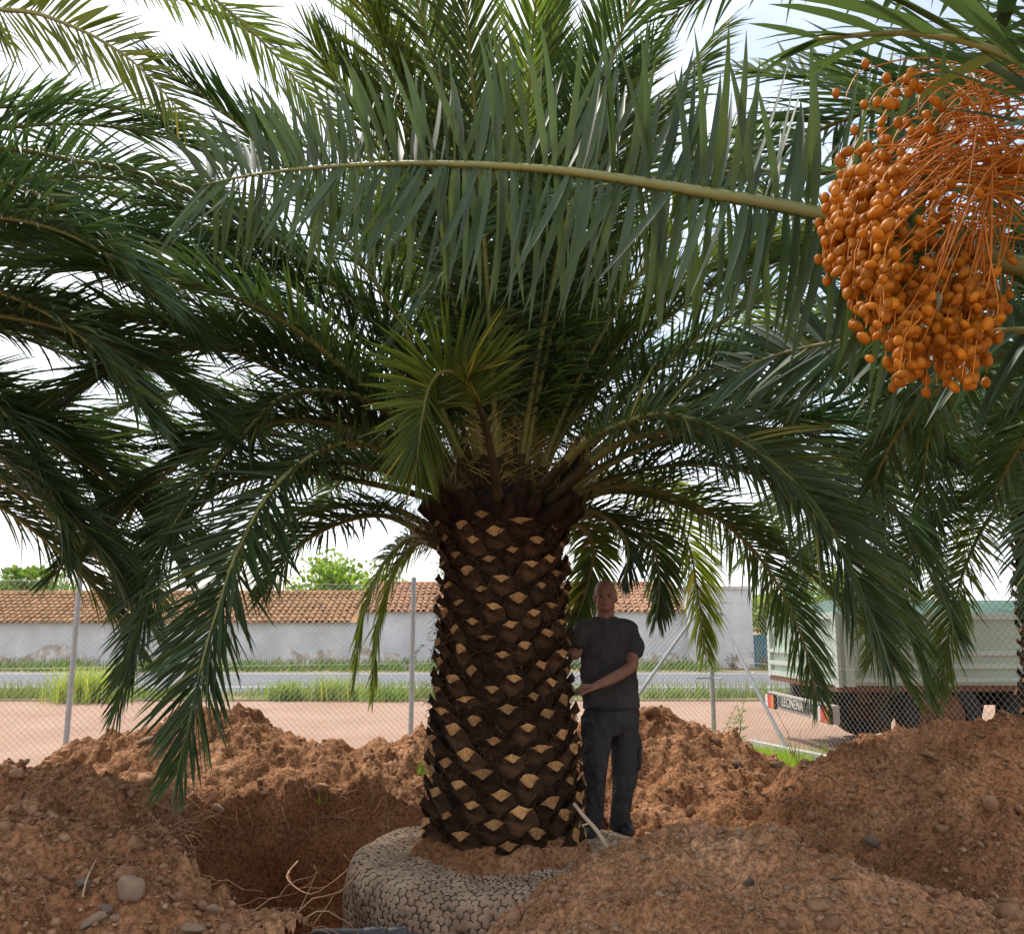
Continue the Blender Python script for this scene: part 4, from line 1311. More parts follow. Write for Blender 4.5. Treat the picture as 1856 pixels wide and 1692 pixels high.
FR.append((hp((985,915,5.8),(1130,800,5.5),(1300,790,5.3),(1450,880,5.2),(1570,1010,5.2),(1640,1130,5.25),(1680,1250,5.3)), 'green', dict(Lmax=.5, droop=.3, twist=(-15,-20), n_side=185)))
# upright centre
FR.append((hp((925,880,5.8),(935,730,5.6),(955,560,5.5),(975,380,5.4),(990,190,5.2),(1000,0,4.9)), 'dark', dict(Lmax=.54)))
FR.append((hp((935,880,6.0),(1000,740,6.1),(1075,590,6.2),(1150,450,6.3),(1230,330,6.4),(1330,240,6.4)), 'green', dict(Lmax=.54)))
FR.append((hp((945,885,6.0),(1040,760,6.0),(1160,620,6.0),(1290,520,6.0),(1420,470,6.0),(1560,480,6.0)), 'lime', dict(Lmax=.52)))
FR.append((hp((900,880,6.1),(860,720,6.3),(790,560,6.5),(700,410,6.6),(590,290,6.7),(450,200,6.8)), 'green', dict(Lmax=.54)))
FR.append((hp((885,885,6.0),(800,760,6.0),(680,640,6.0),(560,540,6.0),(420,450,6.0),(280,400,6.0)), 'dark', dict(Lmax=.54)))
FR.append((hp((910,880,6.2),(900,700,6.5),(880,500,6.8),(850,300,7.0),(800,100,7.1),(730,-60,7.0)), 'lime', dict(Lmax=.54)))
FR.append((hp((930,880,6.2),(960,700,6.6),(1000,500,7.0),(1040,300,7.2),(1080,120,7.2),(1130,-60,7.1)), 'lime', dict(Lmax=.54)))
for i, (pts, tint, kw) in enumerate(FR):
    p = np.array(pts)
    frond(palm, p, tint, seed=i, **kw)
# the rest of the crown, spread round by the leaf spiral
rgf = np.random.default_rng(77)
k = 0
for i in range(41):
    az = (i*137.5) % 360
    toward = math.cos(R(az + 90))           # 1 = towards the camera
    back = math.sin(R(az))
    e0 = rgf.uniform(42, 84)
    bend = rgf.uniform(45, 75)
    if toward > .35:
        e0 = rgf.uniform(70, 87); bend = rgf.uniform(30, 50)
    elif back > .3:
        e0 = rgf.uniform(30, 84)
    Lf = rgf.uniform(2.8, 3.6)
    pts = arc_pts(CB + [0, 0, -.05], az, e0, Lf, bend, r_in=.16, sway=rgf.normal()*.12)
    frond(palm, pts, rgf.choice(['green', 'dark', 'dark', 'blue', 'green', 'lime']), seed=200+i, Lmax=rgf.uniform(.52, .62), n_side=165, droop=rgf.uniform(.2, .45), W=.021, K=4, r0=.022)

# --- root ball
ball = empty('root_ball', (0, 0, 0)); ball.parent = palm
def ball_profile(v):
    """v 0..1 from the bottom of the side up over the shoulder to the trunk; returns radius, z relative to the top"""
    P = np.array([(1.02, -1.2), (1.03, -.9), (1.045, -.6), (1.05, -.35), (1.05, -.18), (1.045, -.09), (1.025, -.035), (.98, -.008), (.9, 0), (.72, .004), (.52, .005), (.36, .0)])
    p3, _ = catmull(np.column_stack([P[:, 0], P[:, 1]*0, P[:, 1]]), 200)
    s = np.linspace(0, 1, 200)
    return .925*np.interp(v, s, p3[:, 0]), np.interp(v, s, p3[:, 2])
PROF_L = 1.85
def ball_point(u, v, lift=0.0):
    r, z = ball_profile(v)
    e = 1e-3
    r2, z2 = ball_profile(np.minimum(v + e, 1)); r1, z1 = ball_profile(np.maximum(v - e, 0))
    nr, nz = (z2-z1), -(r2-r1)
    ln = np.hypot(nr, nz) + 1e-9
    nr, nz = nr/ln, nz/ln
    lump = .035*fbm(u*2.2, v*5, .8, 3, .5, 66)
    r = r + nr*(lift + lump); z = z + nz*(lift + lump)
    return np.stack([np.cos(u)*r, np.sin(u)*r, z], -1)
HX = .042                                    # netting mesh size
NU = int(2*math.pi*1.02/HX); NV = int(PROF_L/(HX*.80))
rgb_ = np.random.default_rng(3)
JIT = rgb_.uniform(-.3, .3, (NU, NV, 2))
def centre(i, j):
    ii = np.mod(i, NU); jj = np.clip(j, 0, NV-1)
    return i + .5*(np.mod(j, 2)) + JIT[ii, jj, 0], j + JIT[ii, jj, 1]
nu, nv = 520, 165
Ug, Vg = np.meshgrid(np.linspace(0, 2*np.pi, nu, endpoint=False), np.linspace(0, 1, nv))
gx = Ug/(2*np.pi)*NU; gy = Vg*NV
d1 = np.full(gx.shape, 9.0)
bi, bj = np.floor(gx).astype(int), np.floor(gy).astype(int)
for di in (-2, -1, 0, 1, 2):
    for dj in (-1, 0, 1, 2):
        cx_, cy2 = centre(bi+di, bj+dj)
        d1 = np.minimum(d1, (gx-cx_)**2 + ((gy-cy2)*.8)**2)
pil = .019*np.clip(1 - d1/.30, 0, 1)**.6 - .005
V = ball_point(Ug, Vg, pil).reshape(-1, 3)
i = np.arange(nv-1)[:, None]*nu; j = np.arange(nu)[None]; k = (j+1) % nu
F = np.stack([i+j, i+k, i+nu+k, i+nu+j], -1).reshape(-1, 4)
link('ball_wrap', new_mesh('ball_wrap', V, F, [M['burlap']], None, True), ball)
# netting wires run along the seams between neighbouring meshes
P0, P1 = [], []
ii, jj = np.meshgrid(np.arange(NU), np.arange(NV-1), indexing='ij')
def tri(i, j, up):
    od = np.mod(j, 2)
    if up: ids = ((i, j), (i+1, j), (i+od, j+1))
    else: ids = ((i+od, j+1), (i+od-1, j+1), (i, j))
    xs, ys = 0, 0
    for a, b in ids:
        cx_, cy2 = centre(a, b); xs = xs + cx_; ys = ys + cy2
    return xs/3, ys/3
ux, uy = tri(ii, jj, True); dx_, dy_ = tri(ii, jj, False)
segs = [((ux, uy), (dx_, dy_))]
ux2, uy2 = tri(ii+1, jj, False)
segs.append(((ux, uy), (ux2, uy2)))
jd = jj + 1
od = np.mod(jj, 2)
dx3, dy3 = tri(ii + 0, np.maximum(jj-1, 0), True)
# the vertical strand: from an upward corner of row j-1 to the downward corner of row j above it
up_x, up_y = tri(ii, jj, True)
dn_x, dn_y = tri(ii + np.mod(jj, 2), np.minimum(jj+1, NV-2), False)
ax0 = []; 
def seg_arr(a, b, ok=None):
    A = ball_point(a[0].ravel()/NU*2*np.pi, np.clip(a[1].ravel()/NV, 0, 1), .0055)
    B = ball_point(b[0].ravel()/NU*2*np.pi, np.clip(b[1].ravel()/NV, 0, 1), .0055)
    return A, B
As, Bs = [], []
for a, b in segs + [(tri(ii, jj+1, True), tri(ii + 1 - np.mod(jj, 2), jj, False))]:
    A, B = seg_arr(a, b); 
    ok = np.linalg.norm(A-B, axis=1) < .08
    As.append(A[ok]); Bs.append(B[ok])
A = np.concatenate(As); B = np.concatenate(Bs)
D = unit(B - A); S_ = unit(np.cross(D, np.tile(unit(np.array([.3, .5, .8])), (len(D), 1)))); N_ = np.cross(S_, D)
rw = .0027
Vw = []
for P_ in (A, B):
    for a in (0, 2.094, 4.189):
        Vw.append(P_ + rw*(math.cos(a)*S_ + math.sin(a)*N_))
Vw = np.stack(Vw, 1).reshape(-1, 3)
b6 = (np.arange(len(A))*6)[:, None]
Fw = np.concatenate([np.hstack([b6, b6+1, b6+4, b6+3]), np.hstack([b6+1, b6+2, b6+5, b6+4]), np.hstack([b6+2, b6, b6+3, b6+5])])
o = link('wire_netting', new_mesh('wire_netting', Vw, Fw, [M['net']], None, False), ball); o['kind'] = 'stuff'
# fibrous soil collar round the foot of the trunk
nr_, na_ = 40, 180
Rg, Ag = np.meshgrid(np.linspace(.36, .86, nr_), np.linspace(0, 2*np.pi, na_, endpoint=False), indexing='ij')
edge = .57 + .12*fbm(np.cos(Ag)*2, np.sin(Ag)*2, .7, 3, .5, 21) + .05*np.cos(Ag + 1.9)
hc = .12*np.clip((edge - Rg)/.14, -.5, 1) + .05*fbm(np.cos(Ag)*Rg, np.sin(Ag)*Rg, .09, 4, .6, 22)
V = np.stack([np.cos(Ag)*Rg, np.sin(Ag)*Rg, hc + .01], -1).reshape(-1, 3)
i = np.arange(nr_-1)[:, None]*na_; j = np.arange(na_)[None]; k = (j+1) % na_
F = np.stack([i+j, i+na_+j, i+na_+k, i+k], -1).reshape(-1, 4)
link('soil_collar', new_mesh('soil_collar', V, F, [M['soil']], None, True), ball)
# a lump of cut wood lying on the ball
Yb = 5.62
st = stone_mesh(33, .9, M['stone'])
p = at(730, 1522, Yb)
o = link('stone', st, None, (p[0], p[1], BALL_TOP + .03), (.2, .4, .2), (.045, .04, .05))
setp(o, 'round tan clod lying on top of the netted root ball', 'stone', 'larger stones lying on the dug soil')

# ============ near palm at right: big leaf across the picture and the orange fruit
RP = np.array([2.35, 1.75, 0.0])
palm_r = empty('palm_tree', RP)
setp(palm_r, 'near date palm at the right edge bearing orange fruit', 'palm tree')
make_trunk(palm_r, 0.0, 2.2, .42, .36, 9, dz=.02)
RB = RP + [0, 0, 2.25]
def from_r(pts, off=(-.2, .1, .0)):
    return np.vstack([RB + np.array(off), pts])
frond(palm_r, from_r(hp((1900,490,1.95),(1700,442,2.1),(1490,388,2.25),(1250,345,2.45),(1000,308,2.7),(750,296,2.95),(560,305,3.2),(440,320,3.35),(368,336,3.45))),
      'green', Lmax=.52, W=.029, seed=501, n_side=150, single=True, r0=.026, r1=.0045, twist=(88, 86), level=True, vang=(-14, 14), droop=.14, ang=(84, 80, 56), ang2=(112, 108, 78), t_leaf=.30, bend=.22, K=7,
      prof=(.95, 1.0, .75), side_len=(1, 1.0), brown=.06, jit=1.1, label='big near frond spanning the picture from right to left')
frond(palm_r, from_r(hp((1850,600,2.3),(1700,600,2.5),(1560,613,2.65),(1450,632,2.8),(1375,655,2.9),(1330,682,3.0))), 'blue', Lmax=.36, W=.026, seed=502, n_side=80, r0=.018, r1=.004, twist=(60, 70), level=True, vang=(-10, 15), droop=.15, ang=(75, 66, 34), t_leaf=.35)
frond(palm_r, from_r(hp((1800,330,2.4),(1500,310,3.1),(1200,320,3.9),(1020,355,4.3),(905,408,4.5),(795,500,4.6),(705,615,4.7))), 'blue', Lmax=.40, W=.026, seed=503, n_side=100, r0=.022, r1=.004, twist=(40, 45), vang=(0, 25), droop=.6, ang=(75, 66, 30), t_leaf=.3)
frond(palm_r, from_r(hp((1950,60,1.75),(1800,-60,1.9),(1650,-110,2.05),(1500,-130,2.2),(1350,-130,2.4))), 'dark', Lmax=.46, W=.032, seed=504, n_side=62, r0=.024, r1=.005, twist=(35, 40), vang=(0, 30), droop=.35, ang=(60, 50, 30), t_leaf=.2)
frond(palm_r, from_r(hp((1980,250,1.6),(1900,150,1.6),(1800,90,1.65),(1650,60,1.7),(1480,70,1.8))), 'dark', Lmax=.44, W=.030, seed=505, n_side=26, r0=.02, r1=.005, twist=(40, 50), vang=(0, 30), droop=.3, ang=(50, 40, 25), t_leaf=.25)
frond(palm_r, from_r(hp((1950,480,2.6),(1800,330,3.0),(1650,220,3.4),(1500,150,3.8),(1340,130,4.2))), 'green', Lmax=.45, W=.026, seed=506, n_side=95, r0=.022, droop=.35, twist=(15, 20))
frond(palm_r, from_r(hp((1950,560,2.6),(1800,470,3.2),(1640,430,3.8),(1480,450,4.4),(1330,520,4.8))), 'dark', Lmax=.45, W=.026, seed=507, n_side=95, r0=.022, droop=.4, twist=(15, 20))
frond(palm_r, from_r(hp((1950,640,2.5),(1830,640,3.0),(1720,690,3.5),(1630,780,3.9),(1580,880,4.2))), 'dark', Lmax=.42, W=.024, seed=508, n_side=90, r0=.02, droop=.5)
frond(palm_r, from_r(hp((1950,600,2.8),(1850,590,3.6),(1750,640,4.3),(1690,760,4.8),(1670,900,5.1))), 'dark', Lmax=.42, W=.024, seed=509, n_side=90, r0=.02, droop=.5)
for i, (az, e0, Lf, bd) in enumerate([(118, 62, 3.4, 70), (105, 45, 3.4, 75), (128, 76, 3.6, 70), (98, 70, 3.4, 70), (84, 30, 3.2, 60), (80, 50, 3.3, 60)]):
    frond(palm_r, arc_pts(RB, az, e0, Lf, bd, .1), ['dark', 'green'][i % 2], seed=520+i, n_side=120)
for i in range(4):
    az = -120 + i*62
    if 80 < az % 360 < 200: continue
    frond(palm_r, arc_pts(RB, az, rgf.uniform(35, 75), 3.0, rgf.uniform(60, 90), .1), 'green', seed=540+i, n_side=70)

# fruit bunch
bunch = empty('fruit_bunch', at(1830, 330, 1.95) - RP); bunch.parent = palm_r
BO = at(1830, 330, 1.95)
rgd = np.random.default_rng(21)
sp_, sr_, dates = [], [], []
MB().tube(catmull([RB - BO + [-.1, .05, -.02], at(1990, 330, 1.85) - BO, at(1900, 300, 1.9) - BO, at(1800, 300, 1.95) - BO], 12)[0], np.linspace(.030, .020, 12), 8).build('bunch_stalk', M['strand'], bunch, smooth=True)
lobes = []
for i in range(150):
    u = rgd.random()
    sx = rgd.uniform(1790, 1900); sY = 1.92 + rgd.normal()*.03
    Yd = 1.98 + rgd.normal()*.11
    if u < .50:                      # main hanging mass
        ex = rgd.uniform(1515, 1790); lowest = np.interp(ex, [1500, 1560, 1640, 1720, 1800], [530, 600, 715, 710, 690]); ey = lowest - abs(rgd.normal())*90
        ey = max(ey, 430)
        hang = rgd.uniform(60, 170); sy = 330 + rgd.normal()*70; dstep = .021
    elif u < .72:                    # left shoulder
        ex = rgd.uniform(1490, 1600); ey = rgd.uniform(400, 520); hang = rgd.uniform(40, 120); sy = 260 + rgd.normal()*60; dstep = .022
    else:                            # sparse strands sweeping in from the stalk
        ex = rgd.uniform(1530, 1740); ey = rgd.uniform(170, 400); hang = rgd.uniform(5, 40); sy = rgd.uniform(130, 330); dstep = .06
    top = np.array([ex + rgd.uniform(2, 16), ey - hang])
    rise = rgd.uniform(20, 70)
    q, L = catmull([at(sx, sy, sY), at(sx*.62 + top[0]*.38, min(sy, top[1]) - rise*.4 + .25*max(0, top[1] - sy), (sY+Yd)/2), at(top[0] + 35, top[1] - 22, Yd), at(top[0], top[1] + hang*.25, Yd), at(ex, ey, Yd)], 30)
    sp_.append(q - BO); sr_.append(np.linspace(.0026, .0014, 30))
    px_len = hang*2.0/FPX + .03
    tf = max(.3, 1 - px_len/L*1.05) if u < .72 else .86
    nd = max(2, int((1-tf)*L/dstep*1.25))
    for t in np.linspace(tf, 1, nd):
        c = q[min(29, int(t*29))] + rgd.normal(size=3)*np.array([.015, .015, .006])
        dates.append(c - BO)
V, F = many_tubes(sp_, sr_, 4)
o = link('strands', new_mesh('strands', V, F, [M['strand']], None, True), bunch); o['kind'] = 'stuff'
dv = []
for q in range(5):
    V, F = SPH2
    W_ = V*np.array([.0112, .0112, .0148])*rgd.uniform(.86, 1.14, 3)
    W_[:, 2] += .001*np.sign(W_[:, 2])*(1 - (V[:, 0]**2 + V[:, 1]**2))
    dv.append(new_mesh('date', W_, F, [M['date']], None, True))
dates = np.array(dates)
vis = np.argsort(dates[:, 1] + BO[1] + rgd.normal(size=len(dates))*.03)      # nearest first
for q in vis[:300]:
    s = rgd.uniform(.72, 1.15)
    link('date', dv[rgd.integers(5)], bunch, dates[q], rgd.normal(size=3)*.7, (s, s, s*rgd.uniform(.9, 1.1)))
rest = vis[300:]
if len(rest):
    V, F = SPH1
    Vr = (V[None]*np.array([.0112, .0112, .0145]) + dates[rest][:, None]).reshape(-1, 3)
    Fr = (F[None] + (np.arange(len(rest))*len(V))[:, None, None]).reshape(-1, 3)
    o = link('dates_behind', new_mesh('dates_behind', Vr, Fr, [M['date']], None, True), bunch); o['kind'] = 'stuff'

# ============ palm off to the left
LP = np.array([-4.6, 4.6, 0.0])
palm_l = empty('palm_tree', LP)
setp(palm_l, 'date palm beyond the left edge sending fronds into the upper left', 'palm tree')
make_trunk(palm_l, 0.0, 2.9, .45, .38, 15, dz=.02)
LB = LP + [0, 0, 2.95]
def from_l(pts): return np.vstack([LB + np.array([.2, 0, 0]), pts])
frond(palm_l, from_l(hp((-150,60,4.3),(20,20,4.2),(131,48,4.1),(225,100,4.05),(290,160,4.0),(335,215,4.0))), 'yellow', Lmax=.42, W=.021, seed=601, n_side=137, twist=(58, 64), level=True, vang=(0, 16), droop=.15, ang=(60, 50, 30), label='yellow-green frond tip against the bright sky at upper left')
frond(palm_l, from_l(hp((-100,-150,4.6),(130,-120,4.8),(330,-40,5.0),(470,70,5.1),(570,190,5.2),(640,300,5.2))), 'lime', Lmax=.46, W=.021, seed=602, n_side=166, twist=(50, 56), level=True, vang=(0, 20), droop=.2)
frond(palm_l, from_l(hp((0,-220,5.0),(250,-260,5.3),(480,-170,5.6),(640,-20,5.8),(740,140,5.9),(800,290,6.0))), 'blue', Lmax=.48, W=.021, seed=603, n_side=174, droop=.3, twist=(45, 50), level=True, vang=(0, 22))
frond(palm_l, from_l(hp((-150,300,4.6),(0,270,4.5),(131,290,4.4),(260,315,4.35),(400,370,4.3),(520,440,4.3))), 'dark', Lmax=.46, W=.021, seed=604, n_side=159, droop=.5)
frond(palm_l, from_l(hp((-150,250,5.2),(50,190,5.4),(230,200,5.6),(400,260,5.7),(550,350,5.8))), 'green', Lmax=.45, W=.021, seed=605, n_side=159, droop=.4)
frond(palm_l, from_l(hp((-150,420,5.0),(30,380,5.2),(200,400,5.3),(360,470,5.4),(500,570,5.4))), 'dark', Lmax=.45, W=.021, seed=606, n_side=159, droop=.45)
frond(palm_l, from_l(hp((-200,560,5.0),(-40,560,5.1),(110,610,5.2),(240,700,5.3),(320,820,5.3))), 'dark', Lmax=.43, W=.021, seed=607, n_side=145, droop=.5)
frond(palm_l, from_l(hp((-220,650,4.8),(-90,680,4.8),(20,760,4.8),(90,880,4.9),(120,1010,4.9))), 'dark', Lmax=.42, W=.021, seed=608, n_side=145, droop=.5)
frond(palm_l, from_l(hp((-150,-60,5.4),(100,-60,5.8),(330,0,6.1),(520,100,6.3),(680,230,6.4))), 'dark', Lmax=.46, seed=609, n_side=159, droop=.35)
for i, pts in enumerate([hp((-150,480,4.9),(0,440,4.8),(140,470,4.8),(270,540,4.8),(390,640,4.8)), hp((-180,520,4.6),(-40,520,4.5),(90,570,4.4),(200,660,4.4),(280,770,4.4)),
                         hp((-160,600,5.6),(0,600,5.8),(150,660,6.0),(280,750,6.1),(370,860,6.1)), hp((-160,380,5.6),(20,330,5.8),(190,350,6.0),(350,420,6.1),(480,520,6.2)),
                         hp((-160,700,5.4),(-20,720,5.5),(90,790,5.6),(170,890,5.6),(210,990,5.6)), hp((-150,330,4.4),(0,330,4.3),(120,380,4.2),(230,460,4.2),(320,560,4.2))]):
    frond(palm_l, from_l(pts), ['dark', 'green', 'dark'][i % 3], seed=660+i, n_side=170, droop=.35, Lmax=.5)
for i, (az, e0, Lf, bd) in enumerate([(15, 50, 3.6, 80), (35, 35, 3.6, 75), (50, 60, 3.8, 80), (5, 30, 3.2, 75), (25, 66, 3.8, 85), (60, 25, 3.6, 70), (-12, 45, 3.2, 85), (42, 12, 3.4, 60), (20, 10, 3.0, 65), (10, 0, 2.8, 55), (32, -5, 3.0, 50), (50, -8, 3.2, 45), (68, 48, 3.8, 75), (55, 5, 3.4, 55), (30, 78, 3.8, 85)]):
    frond(palm_l, arc_pts(LB, az, e0, Lf, bd, .1), ['dark', 'green', 'dark'][i % 3], seed=620+i, n_side=181)
for i in range(6):
    az = 100 + i*40
    frond(palm_l, arc_pts(LB, az, rgf.uniform(20, 78), 3.1, rgf.uniform(60, 95), .1), rgf.choice(['green', 'dark']), seed=640+i, n_side=101)

# ============ palm standing further back at the right
BP = np.array([5.35, 8.6, 0.0])
palm_b = empty('palm_tree', BP)
setp(palm_b, 'date palm further back at right, its crown filling the upper right', 'palm tree')
make_trunk(palm_b, 0.0, 3.0, .42, .36, 19, dz=.014)
BB = BP + [0, 0, 3.05]
for i, pts in enumerate([hp((1760,900,8.2),(1690,960,7.9),(1640,1060,7.7),(1615,1170,7.6)), hp((1800,930,7.8),(1745,1040,7.5),(1720,1150,7.4),(1705,1250,7.4)),
                         hp((1760,800,7.6),(1680,800,7.0),(1620,870,6.6),(1600,970,6.5)), hp((1820,760,7.6),(1740,780,7.0),(1700,880,6.7),(1690,1000,6.6))]):
    frond(palm_b, np.vstack([BB + np.array([-.15, -.1, 0]), pts]), ['green', 'lime', 'dark', 'dark'][i], seed=730+i, n_side=150, droop=.35, Lmax=.5)
for i in range(34):
    az = (i*137.5) % 360
    frond(palm_b, arc_pts(BB, az, rgf.uniform(5, 80), rgf.uniform(3.0, 3.7), rgf.uniform(60, 95), .12, sway=rgf.normal()*.1), rgf.choice(['green', 'dark', 'dark', 'lime']), seed=740+i, n_side=116, droop=.4, W=.021)
for i, (e0, az, Lf) in enumerate([(15, 215, 3.6), (5, 235, 3.4), (25, 228, 3.8), (-5, 205, 3.2), (62, 165, 4.2), (72, 175, 4.4), (50, 190, 4.0), (66, 200, 4.4), (40, 175, 3.9), (55, 210, 4.0), (28, 195, 3.6)]):
    frond(palm_b, arc_pts(BB, az, e0, Lf, 62, .12), ['lime', 'green', 'dark'][i % 3], seed=780+i, n_side=137, droop=.35, W=.021)
# ------------------------------------------------------------------ grass, weeds, trees
def blades(name, pts, h, w, rg, m, label, cat, tint=(1, 1, 1, 1), lean=.45):
    n = len(pts)
    a = rg.uniform(0, 2*np.pi, n)
    d = np.stack([np.cos(a), np.sin(a), np.zeros(n)], -1)
    hh = h*rg.uniform(.4, 1.15, n)
    ln = lean*rg.uniform(.1, 1.0, n)
    side = np.stack([-np.sin(a), np.cos(a), np.zeros(n)], -1)
    secs = []
    for t, ww in ((0, 1), (.4, .85), (.75, .55), (1, .05)):
        c = pts + d*(ln*hh*t*t)[:, None] + Z3*(hh*t*(1 - .18*ln*t))[:, None]
        secs.append(np.stack([c - side*w*ww*.5, c + side*w*ww*.5], 1))
    V = np.stack(secs, 1).reshape(-1, 3)
    b = (np.arange(n)*8)[:, None]
    F = np.concatenate([np.hstack([b+2*k, b+2*k+1, b+2*k+3, b+2*k+2]) for k in range(3)])
    o = link(name, new_mesh(name, V, F, [m], None, True))
    o.color = tint
    return setp(o, label, cat, kind='stuff')

rv = np.random.default_rng(31)
def strip(n, x0, x1, y0, y1, clump=1.1, seed=0, thr=0.0):
    x = rv.uniform(x0, x1, n); y = rv.uniform(y0, y1, n)
    k = fbm(x, y*1.4, clump, 3, .55, seed) + rv.uniform(-.12, .12, n) > thr
    return np.stack([x[k], y[k], np.zeros(k.sum()) + .01], -1)
blades('roadside_grass', strip(11000, -14, 12, 19.3, 21.2, 1.2, 3, -.02), .22, .016, rv, M['grass'], 'tufts of green grass along the near road edge', 'grass', (.85, .9, .9, 1))
blades('roadside_grass', strip(5200, -14, 12, 19.4, 20.8, 2.2, 8, .14), .40, .018, rv, M['grass'], 'taller pale weeds rising among the roadside grass', 'grass', (1.2, 1.1, 1.15, 1))
blades('roadside_grass', strip(11000, -22, 16, 30.2, 33.2, 1.6, 13, -.04), .42, .03, rv, M['grass'], 'dark weeds growing along the foot of the white wall', 'grass', (.72, .85, .75, 1))
pg = np.concatenate([np.stack([rv.normal(3.05, .42, 2600), rv.normal(10.75, .38, 2600), np.zeros(2600)], -1)])
pg = pg[(pg[:, 1] < 12.2)]
pg[:, 2] = np.where(pg[:, 1] < 10.2, base_h(pg[:, 0], pg[:, 1]), -.012)
blades('grass_patch', pg, .17, .010, rv, M['grass'], 'bright green grass patch at the foot of the fence brace', 'grass', (1.9, 2.0, 1.0, 1))

def clump(px, py, Y, h, spread, n, label, tint, w=.014, cat='plant', group=None, z=0.0):
    p = at(px, py, Y); p[2] = z
    pts = np.stack([rv.normal(0, spread, n), rv.normal(0, spread*.6, n), np.zeros(n)], -1)
    o = blades('grass_clump', pts, h, w, rv, M['grass'], label, cat, tint, .8)
    o.location = p
    del o['kind']
    if group: o['group'] = group
    return o
clump(165, 1255, 19.0, .75, .38, 900, 'big bright grass clump at the left edge beside the road', (2.0, 1.8, 1.1, 1), .02)
clump(600, 1255, 19.4, .55, .3, 420, 'bushy pale weed clump on the verge left of the middle post', (1.6, 1.5, 1.3, 1), .02)
clump(520, 1258, 19.4, .45, .22, 380, 'leafy weed clump on the verge beside the drooping frond tip', (1.3, 1.35, 1.1, 1), .02)
clump(705, 1258, 19.2, .45, .3, 320, 'green weed clump on the verge just left of the middle post', (1.2, 1.3, 1.0, 1), .02)
clump(578, 1448, ray_hit(578, 1452), .10, .03, 26, 'small yellow-green seedling on the soil above the pit', (2.6, 2.4, 1.0, 1), .010, z=float(at(578, 1455, ray_hit(578, 1455))[2]))
clump(764, 1392, 6.0, .09, .02, 16, 'tiny green sprout beside the left flank of the trunk', (2.4, 2.3, 1.2, 1), .010, z=float(at(764, 1402, 6.0)[2]))

def weed(px, py, Y, h, label, seed, m, leaves=60, tint=(1, 1, 1, 1), z=None, stems=3, leaf=.07):
    r = np.random.default_rng(seed)
    p = at(px, py, Y)
    if z is None: z = float(terrain_h(p[0], p[1])[0][0]) if Y < 10.2 else -.012
    w = empty('weed', (p[0], p[1], z)); setp(w, label, 'weed', 'weeds growing at the fence')
    V_, F_, off = [], [], 0
    lv, lf, lo = [], [], 0
    for s in range(stems):
        d = np.array([r.normal()*.25, r.normal()*.2, 1])
        L = h*(1 if s == 0 else r.uniform(.35, .7))
        st = wiggly((r.normal()*.02, r.normal()*.02, 0), d, L, r, 9, .10)
        v, f = many_tubes([st], [np.linspace(.006, .002, len(st))], 5)
        V_.append(v); F_.append(f + off); off += len(v)
        for k in range(leaves//stems):
            t = r.uniform(.05, 1); q = st[int(t*(len(st)-1))]
            a = r.uniform(0, 2*np.pi); dl = unit(np.array([math.cos(a), math.sin(a), r.uniform(.2, .9)]))
            sd = unit(np.cross(dl, Z3)); l = leaf*r.uniform(.6, 1.3)*(1.3 - .6*t)
            lv += [q, q + dl*l*.5 + sd*l*.12, q + dl*l + [0, 0, -l*.15], q + dl*l*.5 - sd*l*.12]
            lf.append((lo, lo+1, lo+2, lo+3)); lo += 4
    link('stem', new_mesh('stem', np.concatenate(V_), np.concatenate(F_), [m], None, True), w).color = tint
    link('foliage', new_mesh('foliage', np.array(lv), np.array(lf), [m]), w).color = tint
    return w
weed(1332, 1330, 11.2, 1.0, 'tall thin weed with narrow leaves right of the corner post', 1, M['weed'], 110, (1, 1, 1, 1), stems=3, leaf=.12)
weed(1302, 1325, 11.0, .45, 'short leafy weed at the foot of the corner post', 2, M['weed'], 70, (1, 1, 1, 1), stems=3, leaf=.10)
weed(1288, 1310, 11.9, .8, 'slender weed climbing beside the corner post', 3, M['weed'], 50, (.9, 1, .8, 1), stems=2, leaf=.09)
weed(1440, 1350, 10.6, .75, 'pale dry seed-headed weed by the concrete footing', 4, M['dry'], 220, (1, 1, 1, 1), stems=9, leaf=.03)
weed(1490, 1345, 10.3, .35, 'small green weed along the fence kerb', 5, M['weed'], 60, (1.5, 1.5, 1, 1), stems=3, leaf=.06)
weed(738, 1208, 32.2, 1.2, 'dark upright weed against the wall near the middle post', 6, M['weed'], 160, (.55, .65, .55, 1), z=0, stems=4, leaf=.22)
weed(790, 1210, 32.4, .9, 'dark bushy weed at the wall beside the trunk', 7, M['weed'], 160, (.55, .65, .55, 1), z=0, stems=5, leaf=.22)
weed(1330, 1210, 31.8, 1.1, 'brown dry weed leaning on the white block building', 8, M['dry'], 150, (.5, .42, .35, 1), z=0, stems=6, leaf=.16)
weed(1385, 1210, 31.5, 1.2, 'reddish dry weed in front of the teal gate', 9, M['dry'], 160, (.6, .42, .38, 1), z=0, stems=7, leaf=.15)
weed(860, 1210, 32.5, .8, 'dark weed at the wall right behind the trunk', 10, M['weed'], 120, (.5, .6, .5, 1), z=0, stems=4, leaf=.2)

